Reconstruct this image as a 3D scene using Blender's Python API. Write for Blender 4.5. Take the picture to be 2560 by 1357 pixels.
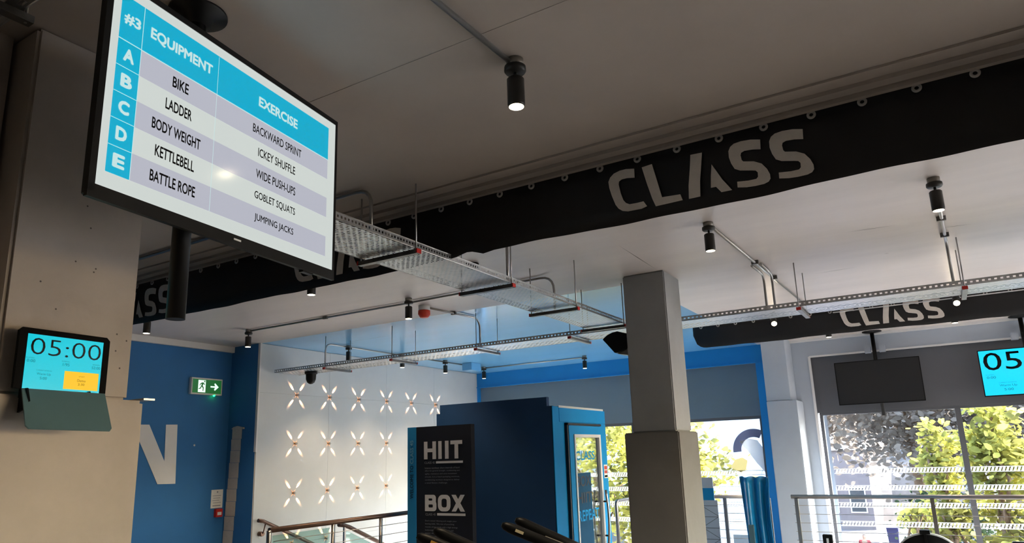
import bpy, bmesh, math, random
from mathutils import Vector, Matrix
random.seed(7)
for o in list(bpy.data.objects): bpy.data.objects.remove(o, do_unlink=True)
SC = bpy.context.scene
COL = SC.collection
R = math.radians
PI = math.pi

# ------------------------------------------------------------ camera
YAW, PIT, ROL, FPX = R(-30.943), R(12.672), R(-1.8734), 1750.8
fwd = Vector((math.sin(YAW)*math.cos(PIT), math.cos(YAW)*math.cos(PIT), math.sin(PIT)))
r0 = Vector((math.cos(YAW), -math.sin(YAW), 0)); u0 = r0.cross(fwd)
rgt = r0*math.cos(ROL) + u0*math.sin(ROL); upv = rgt.cross(fwd)
cam = bpy.data.cameras.new('camera'); camo = bpy.data.objects.new('camera', cam); COL.objects.link(camo)
cam.sensor_width = 36; cam.lens = FPX/2560*36; cam.shift_y = 65.5/2560
cam.clip_start = 0.05; cam.clip_end = 400
camo.matrix_world = Matrix(((rgt.x, upv.x, -fwd.x, 0), (rgt.y, upv.y, -fwd.y, 0), (rgt.z, upv.z, -fwd.z, 1.6), (0, 0, 0, 1)))
SC.camera = camo

# ------------------------------------------------------------ world, sun, exposure
W = bpy.data.worlds.new('world'); SC.world = W; W.use_nodes = True
nt = W.node_tree; nt.nodes.clear()
sky = nt.nodes.new('ShaderNodeTexSky'); sky.sky_type = 'NISHITA'; sky.sun_disc = False
sky.sun_elevation = R(42); sky.sun_rotation = R(52); sky.air_density = 1.2; sky.dust_density = 2.5
bg = nt.nodes.new('ShaderNodeBackground'); bg.inputs[1].default_value = 0.46
wo = nt.nodes.new('ShaderNodeOutputWorld')
nt.links.new(sky.outputs[0], bg.inputs[0]); nt.links.new(bg.outputs[0], wo.inputs[0])
sun = bpy.data.lights.new('sun', 'SUN'); sun.energy = 3.2; sun.angle = R(1.0); sun.color = (1, .965, .92)
suno = bpy.data.objects.new('sun', sun); COL.objects.link(suno)
sdir = Vector((math.sin(R(52))*math.cos(R(42)), math.cos(R(52))*math.cos(R(42)), math.sin(R(42))))   # towards the sun
suno.rotation_euler = sdir.to_track_quat('Z', 'Y').to_euler(); suno.location = (8, 20, 15)
# daylight entering through the window openings (sky portals)
for (x0, x1) in ((-7.8, -2.45), (-1.57, 4.4)):
    al = bpy.data.lights.new('window_portal', 'AREA'); al.shape = 'RECTANGLE'
    al.size = x1-x0; al.size_y = 2.0; al.cycles.is_portal = True
    ao = bpy.data.objects.new('window_portal', al); COL.objects.link(ao)
    ao.location = ((x0+x1)/2, 11.75, 1.07); ao.rotation_euler = (R(-90), 0, 0)
al = bpy.data.lights.new('window_portal', 'AREA'); al.shape = 'RECTANGLE'; al.size = 8.7; al.size_y = 2.15; al.cycles.is_portal = True
ao = bpy.data.objects.new('window_portal', al); COL.objects.link(ao); ao.location = (5.98, 6.85, 1.22); ao.rotation_euler = (R(90), 0, R(90))
SC.view_settings.view_transform = 'Standard'; SC.view_settings.look = 'None'
SC.view_settings.gamma = 1; SC.view_settings.use_curve_mapping = False
EXPO = 3.0
SC.view_settings.exposure = EXPO
LAMP_W = 7.0

# ------------------------------------------------------------ materials
def s2l(c):
    return tuple(((v/255)/12.92 if v/255 <= .04045 else (((v/255)+.055)/1.055)**2.4) for v in c)
def mat(name, rgb, rough=.6, metal=0, spec=.5, var=0, vscale=6, bump=0, bscale=60, emit=None, es=1, coat=0, stretch=None):
    m = bpy.data.materials.new(name); m.use_nodes = True
    n = m.node_tree.nodes; l = m.node_tree.links; b = n['Principled BSDF']
    c = s2l(rgb)
    b.inputs['Base Color'].default_value = (*c, 1); b.inputs['Roughness'].default_value = rough
    b.inputs['Metallic'].default_value = metal; b.inputs['Specular IOR Level'].default_value = spec
    b.inputs['Coat Weight'].default_value = coat; b.inputs['Coat Roughness'].default_value = .12
    if var or bump:
        tc = n.new('ShaderNodeTexCoord'); src = tc.outputs['Object']
        if stretch:
            mp = n.new('ShaderNodeMapping'); mp.inputs['Scale'].default_value = stretch; l.new(src, mp.inputs[0]); src = mp.outputs[0]
    if var:
        t = n.new('ShaderNodeTexNoise'); t.inputs['Scale'].default_value = vscale; t.inputs['Detail'].default_value = 6
        t.inputs['Roughness'].default_value = .62
        l.new(src, t.inputs['Vector'])
        rp = n.new('ShaderNodeValToRGB'); e = rp.color_ramp.elements
        e[0].position = .3; e[1].position = .72
        e[0].color = (*[v*(1-var) for v in c], 1); e[1].color = (*[min(1, v*(1+var)) for v in c], 1)
        l.new(t.outputs[0], rp.inputs[0]); l.new(rp.outputs[0], b.inputs['Base Color'])
    if bump:
        t2 = n.new('ShaderNodeTexNoise'); t2.inputs['Scale'].default_value = bscale; t2.inputs['Detail'].default_value = 4
        l.new(src, t2.inputs['Vector'])
        bp = n.new('ShaderNodeBump'); bp.inputs['Strength'].default_value = bump; bp.inputs['Distance'].default_value = .01
        l.new(t2.outputs[0], bp.inputs['Height']); l.new(bp.outputs[0], b.inputs['Normal'])
    if emit:
        b.inputs['Emission Color'].default_value = (*s2l(emit), 1); b.inputs['Emission Strength'].default_value = es
    return m
def glass_mat(name, tint=(1, 1, 1), refl=.08):
    m = bpy.data.materials.new(name); m.use_nodes = True; n = m.node_tree.nodes; l = m.node_tree.links; n.clear()
    o = n.new('ShaderNodeOutputMaterial'); mx = n.new('ShaderNodeMixShader'); t = n.new('ShaderNodeBsdfTransparent'); g = n.new('ShaderNodeBsdfGlossy')
    g.inputs['Roughness'].default_value = .02; t.inputs[0].default_value = (*tint, 1)
    lw = n.new('ShaderNodeLayerWeight'); lw.inputs[0].default_value = .25
    mm = n.new('ShaderNodeMath'); mm.operation = 'MULTIPLY_ADD'; mm.inputs[1].default_value = .5; mm.inputs[2].default_value = refl*.4
    l.new(lw.outputs['Fresnel'], mm.inputs[0]); l.new(mm.outputs[0], mx.inputs[0]); l.new(t.outputs[0], mx.inputs[1]); l.new(g.outputs[0], mx.inputs[2]); l.new(mx.outputs[0], o.inputs[0])
    return m
def leaf_mat(name, rgb, rgb2):
    m = bpy.data.materials.new(name); m.use_nodes = True; n = m.node_tree.nodes; l = m.node_tree.links; n.clear()
    o = n.new('ShaderNodeOutputMaterial'); mx = n.new('ShaderNodeMixShader'); d = n.new('ShaderNodeBsdfDiffuse'); t = n.new('ShaderNodeBsdfTranslucent')
    tc = n.new('ShaderNodeTexCoord'); no = n.new('ShaderNodeTexNoise'); no.inputs['Scale'].default_value = 1.7; no.inputs['Detail'].default_value = 5
    rp = n.new('ShaderNodeValToRGB'); rp.color_ramp.elements[0].position = .38; rp.color_ramp.elements[1].position = .62
    rp.color_ramp.elements[0].color = (*s2l(rgb2), 1); rp.color_ramp.elements[1].color = (*s2l(rgb), 1)
    l.new(tc.outputs['Object'], no.inputs[0]); l.new(no.outputs[0], rp.inputs[0])
    mx.inputs[0].default_value = .55
    l.new(rp.outputs[0], d.inputs[0]); l.new(rp.outputs[0], t.inputs[0]); l.new(d.outputs[0], mx.inputs[1]); l.new(t.outputs[0], mx.inputs[2]); l.new(mx.outputs[0], o.inputs[0])
    return m
def emat(name, rgb, es=1):
    m = bpy.data.materials.new(name); m.use_nodes = True; n = m.node_tree.nodes
    b = n['Principled BSDF']; b.inputs['Base Color'].default_value = (.01, .01, .01, 1); b.inputs['Roughness'].default_value = .12
    b.inputs['Specular IOR Level'].default_value = .5
    b.inputs['Emission Color'].default_value = (*s2l(rgb), 1); b.inputs['Emission Strength'].default_value = es*1.45/2**EXPO
    return m
M = {}
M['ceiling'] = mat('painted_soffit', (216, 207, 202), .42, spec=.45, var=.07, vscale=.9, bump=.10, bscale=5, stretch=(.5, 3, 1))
M['ceil_dark'] = mat('painted_soffit_shaded', (186, 175, 166), .5, spec=.3, var=.08, vscale=1.3, bump=.08, bscale=5)  # near soffit's shade put into the colour of the same paint
M['ceil_blue'] = mat('blue_painted_soffit', (112, 182, 230), .3, spec=.7, coat=.5, var=.05, vscale=1.2, bump=.08, bscale=5, stretch=(.5, 3, 1))
M['blue_wall'] = mat('mid_blue_wall', (44, 112, 172), .7, var=.06, vscale=2.5, bump=.06)
M['blue_bright'] = mat('bright_blue_paint', (18, 138, 214), .5, var=.03, vscale=3, bump=.04)
M['white_wall'] = mat('white_board', (211, 213, 213), .62, var=.045, vscale=1.6, bump=.04)
M['white_paint'] = mat('white_paint', (225, 222, 220), .55, var=.03, vscale=3)
M['grey_paint'] = mat('light_grey_paint', (184, 194, 208), .6, var=.03, vscale=3)
M['concrete'] = mat('raw_concrete', (178, 168, 158), .75, var=.13, vscale=2.2, bump=.22, bscale=14)
M['concrete_grey'] = mat('grey_painted_concrete', (156, 158, 159), .7, var=.07, vscale=3, bump=.15, bscale=14)
M['concrete_plinth'] = mat('grey_plinth_concrete', (118, 115, 111), .75, var=.08, vscale=3, bump=.2, bscale=12)
M['spandrel'] = mat('grey_spandrel_panel', (110, 128, 142), .45, spec=.5, var=.03, vscale=2)
M['frame_dark'] = mat('dark_grey_frame', (96, 98, 104), .5)
M['frame_white'] = mat('white_frame', (232, 232, 234), .4)
M['floor'] = mat('grey_rubber_floor', (168, 160, 152), .6, var=.15, vscale=9, bump=.1)
M['floor_dark'] = mat('black_rubber_floor', (92, 87, 84), .7, var=.2, vscale=14, bump=.1)
M['wall_dark'] = mat('bounce_cut_wall', (70, 68, 70), .7, var=.05)  # unseen walls, darkened to cut light bounced onto the column fronts
M['banner'] = mat('black_banner_vinyl', (42, 41, 43), .5, spec=.35, var=.15, vscale=2.5, bump=.25, bscale=3)
M['letter'] = mat('white_banner_print', (246, 238, 230), .6, var=.06, vscale=14)
M['eyelet'] = mat('pale_eyelet', (200, 196, 192), .4, metal=.3)
M['galv'] = mat('galvanised_steel', (190, 192, 194), .36, metal=.85, var=.16, vscale=22, bump=.1, bscale=40)
M['galv_dark'] = mat('steel_channel', (120, 118, 116), .4, metal=.85, var=.2, vscale=18)
M['conduit'] = mat('steel_conduit', (176, 174, 172), .3, metal=.9, var=.05, vscale=9)
M['red'] = mat('red_plastic', (196, 38, 32), .4)
M['orange'] = mat('orange_red_plastic', (214, 66, 40), .4)
M['white_pl'] = mat('white_plastic', (228, 228, 226), .4)
M['black_pl'] = mat('black_plastic', (14, 14, 15), .45, spec=.25)
M['black_metal'] = mat('black_metal', (14, 14, 15), .42, spec=.25)
M['lamp_body'] = mat('dark_lamp_metal', (46, 44, 42), .42, metal=.3)
M['junction'] = mat('grey_junction_box', (150, 145, 138), .45, metal=.5)
M['lamp_glow'] = mat('lamp_glow', (255, 240, 210), .5, emit=(255, 232, 190), es=5)
M['screen_white'] = emat('screen_white', (206, 213, 209), .68)
M['screen_band'] = emat('screen_grey_band', (182, 184, 196), .68)
M['screen_blue'] = emat('screen_blue', (0, 172, 208), .66)
M['screen_pale'] = emat('screen_pale_print', (196, 226, 226), .68)
M['screen_black'] = mat('screen_black_print', (8, 8, 10), .12)
M['screen_cyan'] = emat('screen_cyan', (16, 196, 214), .72)
M['screen_cyan2'] = emat('screen_cyan_bright', (28, 208, 250), .85)
M['screen_teal'] = emat('screen_teal_print', (22, 120, 140), .5)
M['screen_yellow'] = emat('screen_yellow', (250, 196, 30), .7)
M['screen_brown'] = emat('screen_brown_print', (130, 100, 30), .4)
M['screen_off'] = mat('dark_screen', (44, 44, 46), .35, spec=.4)
M['steel'] = mat('brushed_stainless', (176, 170, 166), .28, metal=.92, var=.05, vscale=12)
M['bronze'] = mat('dull_brown_steel', (120, 96, 86), .35, metal=.8, var=.1, vscale=12)
M['glass'] = glass_mat('window_glass', (.97, .985, .98))
M['glass_green'] = glass_mat('greenish_glass', (.72, .86, .82), .2)
M['navy'] = mat('dark_blue_panel', (18, 62, 108), .6, var=.07, vscale=5)
M['sign_dark'] = mat('dark_navy_sign', (22, 24, 36), .5)
M['sign_blue'] = mat('sign_side_blue', (34, 140, 204), .5)
M['sign_text'] = mat('silver_grey_print', (222, 223, 230), .45)
M['sign_small'] = mat('small_grey_print', (150, 152, 162), .5)
M['sign_navy_text'] = mat('dark_blue_print', (10, 32, 58), .5)
M['sign_pale_text'] = mat('pale_blue_print', (130, 190, 220), .5)
M['box_blue'] = mat('booth_blue', (10, 150, 222), .6, spec=.2, var=.03, vscale=5)
M['exit_green'] = mat('exit_green', (20, 84, 40), .4, emit=(24, 96, 44), es=.10)
M['exit_white'] = mat('exit_white', (190, 220, 200), .4, emit=(196, 226, 204), es=.18)
M['led_green'] = mat('green_led', (30, 240, 90), .3, emit=(20, 240, 100), es=2)
M['paper'] = mat('white_paper', (236, 234, 230), .5, var=.03, vscale=20)
M['paper_strip'] = mat('beige_paper_strip', (206, 196, 186), .7, var=.06, vscale=16)
M['holder'] = mat('slate_blue_holder', (92, 122, 130), .5, var=.05, vscale=8)
M['vinyl_blue'] = mat('glossy_blue_vinyl', (18, 134, 190), .3, spec=.6, var=.12, vscale=5)
M['decal_white'] = leaf_mat('white_window_film', (206, 208, 210), (200, 202, 204))
M['film_grey'] = leaf_mat('grey_window_film', (128, 132, 150), (122, 126, 144))
M['film_cream'] = leaf_mat('cream_window_film', (206, 200, 164), (200, 194, 158))
M['label'] = mat('pale_label', (216, 200, 160), .5)
M['orange_label'] = mat('amber_label', (214, 160, 70), .5)
M['asphalt'] = mat('asphalt', (74, 75, 84), .85, var=.05, vscale=2)
M['pave'] = mat('pavement', (88, 85, 85), .85, var=.06, vscale=3)
M['road_paint'] = mat('road_paint', (190, 190, 196), .7)
M['facade'] = mat('pale_render', (150, 151, 156), .8, var=.03, vscale=1)
M['facade2'] = mat('pinkish_render', (116, 106, 106), .8, var=.05, vscale=1)
M['dark_glass'] = mat('dark_window', (60, 66, 70), .15, spec=.8)
M['hill'] = mat('wooded_hillside', (78, 73, 69), .95, var=.3, vscale=1.2, bump=.6, bscale=3)
M['crack'] = mat('hairline_crack', (92, 86, 82), .8)
M['star_glow'] = mat('star_glow', (255, 190, 140), .5, emit=(255, 176, 128), es=.16)
M['bezel_black'] = mat('bezel_black', (8, 8, 9), .6, spec=.05)
M['skin'] = mat('skin', (196, 150, 124), .6)
M['red_cloth'] = mat('red_cloth', (190, 62, 66), .8)
M['hair'] = mat('dark_hair', (40, 32, 30), .7)
M['bin_blue'] = mat('bin_blue', (44, 44, 92), .5)
M['film_blue'] = leaf_mat('blue_window_film', (84, 136, 178), (76, 126, 168))
M['bark'] = mat('bark', (120, 96, 76), .9, var=.25, vscale=9, bump=.5, bscale=30)
M['leaf_yellow'] = leaf_mat('yellow_green_leaf', (186, 182, 92), (92, 92, 52))
M['leaf_green'] = leaf_mat('green_leaf', (84, 104, 76), (42, 54, 42))
M['leaf_brown'] = leaf_mat('brown_leaf', (146, 137, 128), (122, 114, 107))  # tones lightened to put haze from glass glare into the leaves
M['gold'] = mat('warm_metal', (190, 150, 110), .3, metal=.7)

# ------------------------------------------------------------ mesh builder
class MB:
    def __init__(s): s.v = []; s.f = []; s.mi = []; s.cur = 0; s.smooth = []
    def add(s, vs, fs, smooth=False):
        b = len(s.v); s.v += [Vector(v) for v in vs]
        for f in fs: s.f.append([b+i for i in f]); s.mi.append(s.cur); s.smooth.append(smooth)
    def box(s, x0, x1, y0, y1, z0, z1):
        x0, x1 = min(x0, x1), max(x0, x1); y0, y1 = min(y0, y1), max(y0, y1); z0, z1 = min(z0, z1), max(z0, z1)
        s.add([(x0, y0, z0), (x1, y0, z0), (x1, y1, z0), (x0, y1, z0), (x0, y0, z1), (x1, y0, z1), (x1, y1, z1), (x0, y1, z1)],
              [(0, 3, 2, 1), (4, 5, 6, 7), (0, 1, 5, 4), (1, 2, 6, 5), (2, 3, 7, 6), (3, 0, 4, 7)]); return s
    def obox(s, c, ax, ay, az):
        c = Vector(c); ax, ay, az = Vector(ax), Vector(ay), Vector(az)
        vs = [c+ax*i+ay*j+az*k for k in (-1, 1) for j in (-1, 1) for i in (-1, 1)]
        s.add(vs, [(0, 2, 3, 1), (4, 5, 7, 6), (0, 1, 5, 4), (1, 3, 7, 5), (3, 2, 6, 7), (2, 0, 4, 6)]); return s
    def tube(s, pts, r, seg=10, cap=True):
        pts = [Vector(p) for p in pts]; n = len(pts); rings = []
        rr = r if isinstance(r, (list, tuple)) else [r]*n
        t0 = (pts[1]-pts[0]).normalized(); a = Vector((0, 0, 1)) if abs(t0.z) < .9 else Vector((1, 0, 0))
        nrm = t0.cross(a).normalized(); b0 = len(s.v)
        for i, p in enumerate(pts):
            t = ((pts[min(i+1, n-1)]-p).normalized() + (p-pts[max(i-1, 0)]).normalized())
            t = t.normalized() if t.length > 1e-6 else t0
            nrm = (nrm - t*nrm.dot(t)).normalized(); bn = t.cross(nrm)
            for k in range(seg):
                a = 2*PI*k/seg; s.v.append(p+(nrm*math.cos(a)+bn*math.sin(a))*rr[i])
        for i in range(n-1):
            for k in range(seg):
                k2 = (k+1) % seg
                s.f.append([b0+i*seg+k, b0+i*seg+k2, b0+(i+1)*seg+k2, b0+(i+1)*seg+k]); s.mi.append(s.cur); s.smooth.append(True)
        if cap:
            s.f.append([b0+k for k in range(seg)][::-1]); s.f.append([b0+(n-1)*seg+k for k in range(seg)])
            s.mi += [s.cur]*2; s.smooth += [False]*2
        return s
    def cyl(s, p0, p1, r, seg=20, r1=None):
        return s.tube([p0, p1], [r, r if r1 is None else r1], seg)
    def lathe(s, c, ax, prof, seg=24):
        c = Vector(c); ax = Vector(ax).normalized(); a = Vector((0, 0, 1)) if abs(ax.z) < .9 else Vector((1, 0, 0))
        e1 = ax.cross(a).normalized(); e2 = ax.cross(e1); b0 = len(s.v)
        for (r, h) in prof:
            for k in range(seg):
                t = 2*PI*k/seg; s.v.append(c+ax*h+(e1*math.cos(t)+e2*math.sin(t))*r)
        for i in range(len(prof)-1):
            for k in range(seg):
                k2 = (k+1) % seg; s.f.append([b0+i*seg+k, b0+i*seg+k2, b0+(i+1)*seg+k2, b0+(i+1)*seg+k]); s.mi.append(s.cur); s.smooth.append(True)
        return s
    def prism(s, poly, o, u, v, n, d0, d1):
        """poly in 2D, extruded from d0 to d1 along n (tessellated faces)"""
        o, u, v, n = Vector(o), Vector(u), Vector(v), Vector(n)
        from mathutils.geometry import tessellate_polygon
        tri = tessellate_polygon([[Vector((p[0], p[1], 0)) for p in poly]])
        k = len(poly)
        vs = [o+u*p[0]+v*p[1]+n*d0 for p in poly] + [o+u*p[0]+v*p[1]+n*d1 for p in poly]
        fs = [list(t)[::-1] for t in tri] + [[i+k for i in t] for t in tri] + [(i, (i+1) % k, (i+1) % k+k, i+k) for i in range(k)]
        s.add(vs, fs); return s
    def build(s, name, m, parent=None, label=None, bevel=0, fix=True):
        off = parent_loc(parent) if parent else Vector((0, 0, 0))
        me = bpy.data.meshes.new(name); me.from_pydata([tuple(v-off) for v in s.v], [], s.f)
        ms = m if isinstance(m, (list, tuple)) else [m]
        for x in ms: me.materials.append(x)
        me.polygons.foreach_set('material_index', s.mi); me.polygons.foreach_set('use_smooth', s.smooth); me.update()
        if fix:
            bm = bmesh.new(); bm.from_mesh(me); bmesh.ops.recalc_face_normals(bm, faces=bm.faces)
            if bevel:
                bmesh.ops.bevel(bm, geom=[e for e in bm.edges if len(e.link_faces) == 2 and e.calc_face_angle(0) > .9], offset=bevel, segments=2, affect='EDGES', clamp_overlap=True)
            bm.to_mesh(me); bm.free()
        o = bpy.data.objects.new(name, me); COL.objects.link(o)
        if parent: o.parent = parent
        if label: o['label'] = label
        return o
LOC = {}
def parent_loc(p):
    v = Vector((0, 0, 0))
    while p: v += p.location; p = p.parent
    return v
def thing(name, label, cat, loc=(0, 0, 0), group=None):
    o = bpy.data.objects.new(name, None); COL.objects.link(o); o.location = loc; o.empty_display_size = .1
    o['label'] = label; o['category'] = cat
    if group: o['group'] = group
    return o
def tag(o, label, cat, group=None):
    o['label'] = label; o['category'] = cat
    if group: o['group'] = group
    return o
def struct(o): o['kind'] = 'structure'; return o
def stuff(o): o['kind'] = 'stuff'; return o
def copy_tree(o, parent=None):
    c = o.copy(); COL.objects.link(c)
    if parent: c.parent = parent
    for ch in list(o.children): copy_tree(ch, c)
    return c

def text(name, s, m, o, u, v, w=None, h=None, parent=None, label=None, bold=0, depth=.0012, ax=.5, ay=.5):
    """flat lettering: string fitted to width w / height h on the plane through o with axes u (right), v (up)"""
    cu = bpy.data.curves.new(name, 'FONT'); cu.body = s; cu.size = 1; cu.offset = min(0, bold); cu.resolution_u = 3
    t = bpy.data.objects.new('t', cu); me = bpy.data.meshes.new_from_object(t)
    bpy.data.objects.remove(t); bpy.data.curves.remove(cu)
    xs = [q.co.x for q in me.vertices]; ys = [q.co.y for q in me.vertices]
    x0, x1, y0, y1 = min(xs), max(xs), min(ys), max(ys)
    sx = w/(x1-x0) if w else None; sy = h/(y1-y0) if h else None
    if sx is None: sx = sy
    if sy is None: sy = sx
    o, u, v = Vector(o), Vector(u).normalized(), Vector(v).normalized(); n = u.cross(v)
    off = parent_loc(parent) if parent else Vector((0, 0, 0))
    for q in me.vertices:
        q.co = o + u*((q.co.x-x0)*sx - ax*(x1-x0)*sx) + v*((q.co.y-y0)*sy - ay*(y1-y0)*sy) + n*depth - off
    if bold > 0:
        k = len(me.vertices); base = [q.co.copy() for q in me.vertices]; pol = [tuple(p.vertices) for p in me.polygons]
        vs_ = []; fs_ = []; bb = bold*max(sx, 0)*.8; bv = bold*sy*.8
        for c_, (dx_, dy_) in enumerate(((0, 0), (1, 0), (-1, 0), (0, 1), (0, -1), (.7, .7), (-.7, .7), (.7, -.7), (-.7, -.7))):
            vs_ += [tuple(q+u*dx_*bb+v*dy_*bv+n*(.00006*c_)) for q in base]; fs_ += [tuple(i+c_*k for i in p) for p in pol]
        me = bpy.data.meshes.new(name); me.from_pydata(vs_, [], fs_)
    me.name = name
    me.materials.clear(); me.materials.append(m); me.update()
    ob = bpy.data.objects.new(name, me); COL.objects.link(ob)
    if parent: ob.parent = parent
    if label: ob['label'] = label
    return ob

X, Y, Z = Vector((1, 0, 0)), Vector((0, 1, 0)), Vector((0, 0, 1))
CZ = 3.2                                                           # soffit height

# ------------------------------------------------------------ ceiling and floor
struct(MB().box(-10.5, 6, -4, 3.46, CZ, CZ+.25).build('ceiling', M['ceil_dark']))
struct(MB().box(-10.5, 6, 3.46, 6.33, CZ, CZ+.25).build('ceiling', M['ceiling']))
struct(MB().box(-2.37, 6, 6.33, 11.9, CZ, CZ+.25).build('ceiling', M['ceiling']))
struct(MB().box(-10.5, -2.37, 6.33, 11.9, CZ, CZ+.25).build('ceiling', M['ceil_blue']))
CRACKS = [(-.46, 5.79, -.09, 5.83), (-.86, 7.07, -.46, 7.04), (-2.01, 5.02, -2.03, 5.93), (-6.63, 7.03, -6.1, 7.01), (-7.12, 7.15, -6.7, 7.13), (-.24, 6.69, -.2, 6.69), (.18, 6.13, .39, 6.16), (-6.9, 7.05, -6.55, 7.02)]
# casting joints on the soffit and slim shadow-gap trim ahead of the long banner
for i, (x0, x1, y) in enumerate([(-2.6, 4.5, 2.04), (-2.6, 4.5, .85)]):
    struct(MB().box(x0, x1, y, y+.004, CZ-.0015, CZ+.01).build('trim_%d' % (i+1), M['ceil_dark']))
struct(MB().box(-8.4, 5.5, 3.20, 3.225, CZ-.012, CZ+.01).box(-8.4, 5.5, 3.31, 3.37, CZ-.02, CZ+.01).box(-8.4, 5.5, 3.40, 3.43, CZ-.03, CZ+.01).build('trim_3', M['ceil_dark']))
# crazing lines near the columns
for i, (xa, ya, xb, yb) in enumerate(CRACKS):
    d = Vector((xb-xa, yb-ya, 0)).normalized(); p = Vector((-d.y, d.x, 0))*.0035
    b = MB(); mx_, my_ = (xa+xb)/2, (ya+yb)/2
    b.add([(xa, ya, CZ-.0012), (mx_-p.x, my_-p.y, CZ-.0012), (xb, yb, CZ-.0012), (mx_+p.x, my_+p.y, CZ-.0012)], [(0, 1, 2, 3)])
    struct(b.build('trim_%d' % (10+i), M['crack'], fix=False))
struct(MB().box(-10.5, 6, -4, 4.6, -.3, 0).build('floor', M['floor_dark']))  # unseen floor, darker near and paler beyond to steer bounced light
fl = MB(); fl.box(-10.5, -7.8, 4.6, 11.6, -.3, 0); fl.box(-7.8, -5.5, 4.6, 6.2, -.3, 0); fl.box(-5.5, 6, 4.6, 11.6, -.3, 0)
struct(fl.build('floor', M['floor']))
struct(MB().box(-7.8, -5.5, 6.2, 11.55, -3.4, -3.2).build('floor', M['floor']))
# ------------------------------------------------------------ left side walls
lw = MB(); lw.box(-8.68, -8.38, -4, 6.31, 0, CZ)
wl = struct(lw.build('wall_left', M['blue_wall']))
struct(MB().box(-8.68, -7.815, 6.31, 6.45, 0, CZ).build('wall_left_return', M['blue_wall']))
struct(MB().box(-8.38, -8.33, 2, 6.31, 3.12, CZ).build('trim_4', M['white_paint']))
ww = thing('wall_left_panelled', 'white panelled wall', 'wall', (-7.8, 6.31, 0)); del ww['category']; del ww['label']; struct(ww)
MB().box(-8.1, -7.8135, 6.45, 11.6, -3.2, CZ).box(-7.8149, -7.8135, 6.312, 6.45, 0, CZ).build('wall_backing', M['white_paint'], ww)
ys = [6.318, 7.6, 8.88, 10.16, 11.548]; zs = [-3.1, -1.2, .53, 2.535, CZ-.004]
for i in range(4):
    for j in range(4):
        MB().box(-7.812, -7.8, ys[i]+.0015, ys[i+1]-.0015, zs[j]+.001, zs[j+1]-.001).build('panel', M['white_wall'], ww)
struct(MB().box(-7.83, -7.79, 6.305, 6.33, 1.75, CZ).build('trim_5', M['white_paint']))
# back and right side, out of frame
struct(MB().box(-10.5, 6, -4.2, -4, 0, CZ).build('wall_back', M['wall_dark']))
struct(MB().box(5.8, 6, -4, 2.5, 0, CZ).build('wall_right_near', M['wall_dark']))
struct(MB().box(5.8, 6, 11.2, 11.9, 0, CZ).box(5.8, 6, 2.5, 11.2, 2.3, CZ).box(5.8, 6, 2.5, 11.2, 0, .15).build('wall_right', M['white_paint']))
w3 = bpy.data.objects.new('window_3', None); COL.objects.link(w3); w3.location = (5.9, 6.8, 0); struct(w3)
for k in range(5): MB().box(5.86, 5.94, 2.5+2.16*k, 2.56+2.16*k, .15, 2.3).build('mullion', M['frame_dark'], w3)
for k in range(4): MB().box(5.895, 5.903, 2.56+2.16*k, 2.5+2.16*(k+1), .15, 2.3).build('pane', M['glass'], w3)
struct(MB().box(-10.5, -8.68, 6.31, 6.45, 0, CZ).build('wall_left_end', M['blue_wall']))

# ------------------------------------------------------------ far facade
FY = 11.55
struct(MB().box(-7.8, -2.3, FY, FY+.3, 2.93, CZ).box(-2.44, -2.3, FY, FY+.3, 0, 2.93).box(-7.8, -7.76, FY, FY+.3, 0, 2.93).box(-7.8, -2.3, FY-.02, FY+.05, 2.915, 2.93).build('wall_far', M['blue_bright']))
struct(MB().box(-7.76, -2.44, FY+.07, FY+.25, 2.088, 2.915).build('wall_far_panel', M['spandrel']))
struct(MB().box(-2.3, -1.63, FY, FY+.3, 0, CZ).box(-1.63, 5.8, FY, FY+.3, 2.93, CZ).build('wall_far_grey', M['grey_paint']))
struct(MB().box(-1.63, 5.8, FY-.03, FY, 2.915, 2.94).box(-1.9, 5.8, FY-.06, FY, 3.165, CZ).box(-1.65, -1.615, FY-.012, FY, 0, 2.93).build('trim_6', M['frame_white']))
struct(MB().box(-1.63, 5.8, FY+.06, FY+.25, 2.08, 2.93).build('wall_far_spandrel', M['frame_dark']))
pr = MB(); pr.box(-2.22, -1.88, 11.0, FY, 2.26, CZ)
struct(pr.build('pillar_right', M['grey_paint'], bevel=.008))
struct(MB().box(-2.22, -1.80, 10.98, FY, 0, 2.26).build('pillar_right_plinth', M['grey_paint'], bevel=.008))

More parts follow.
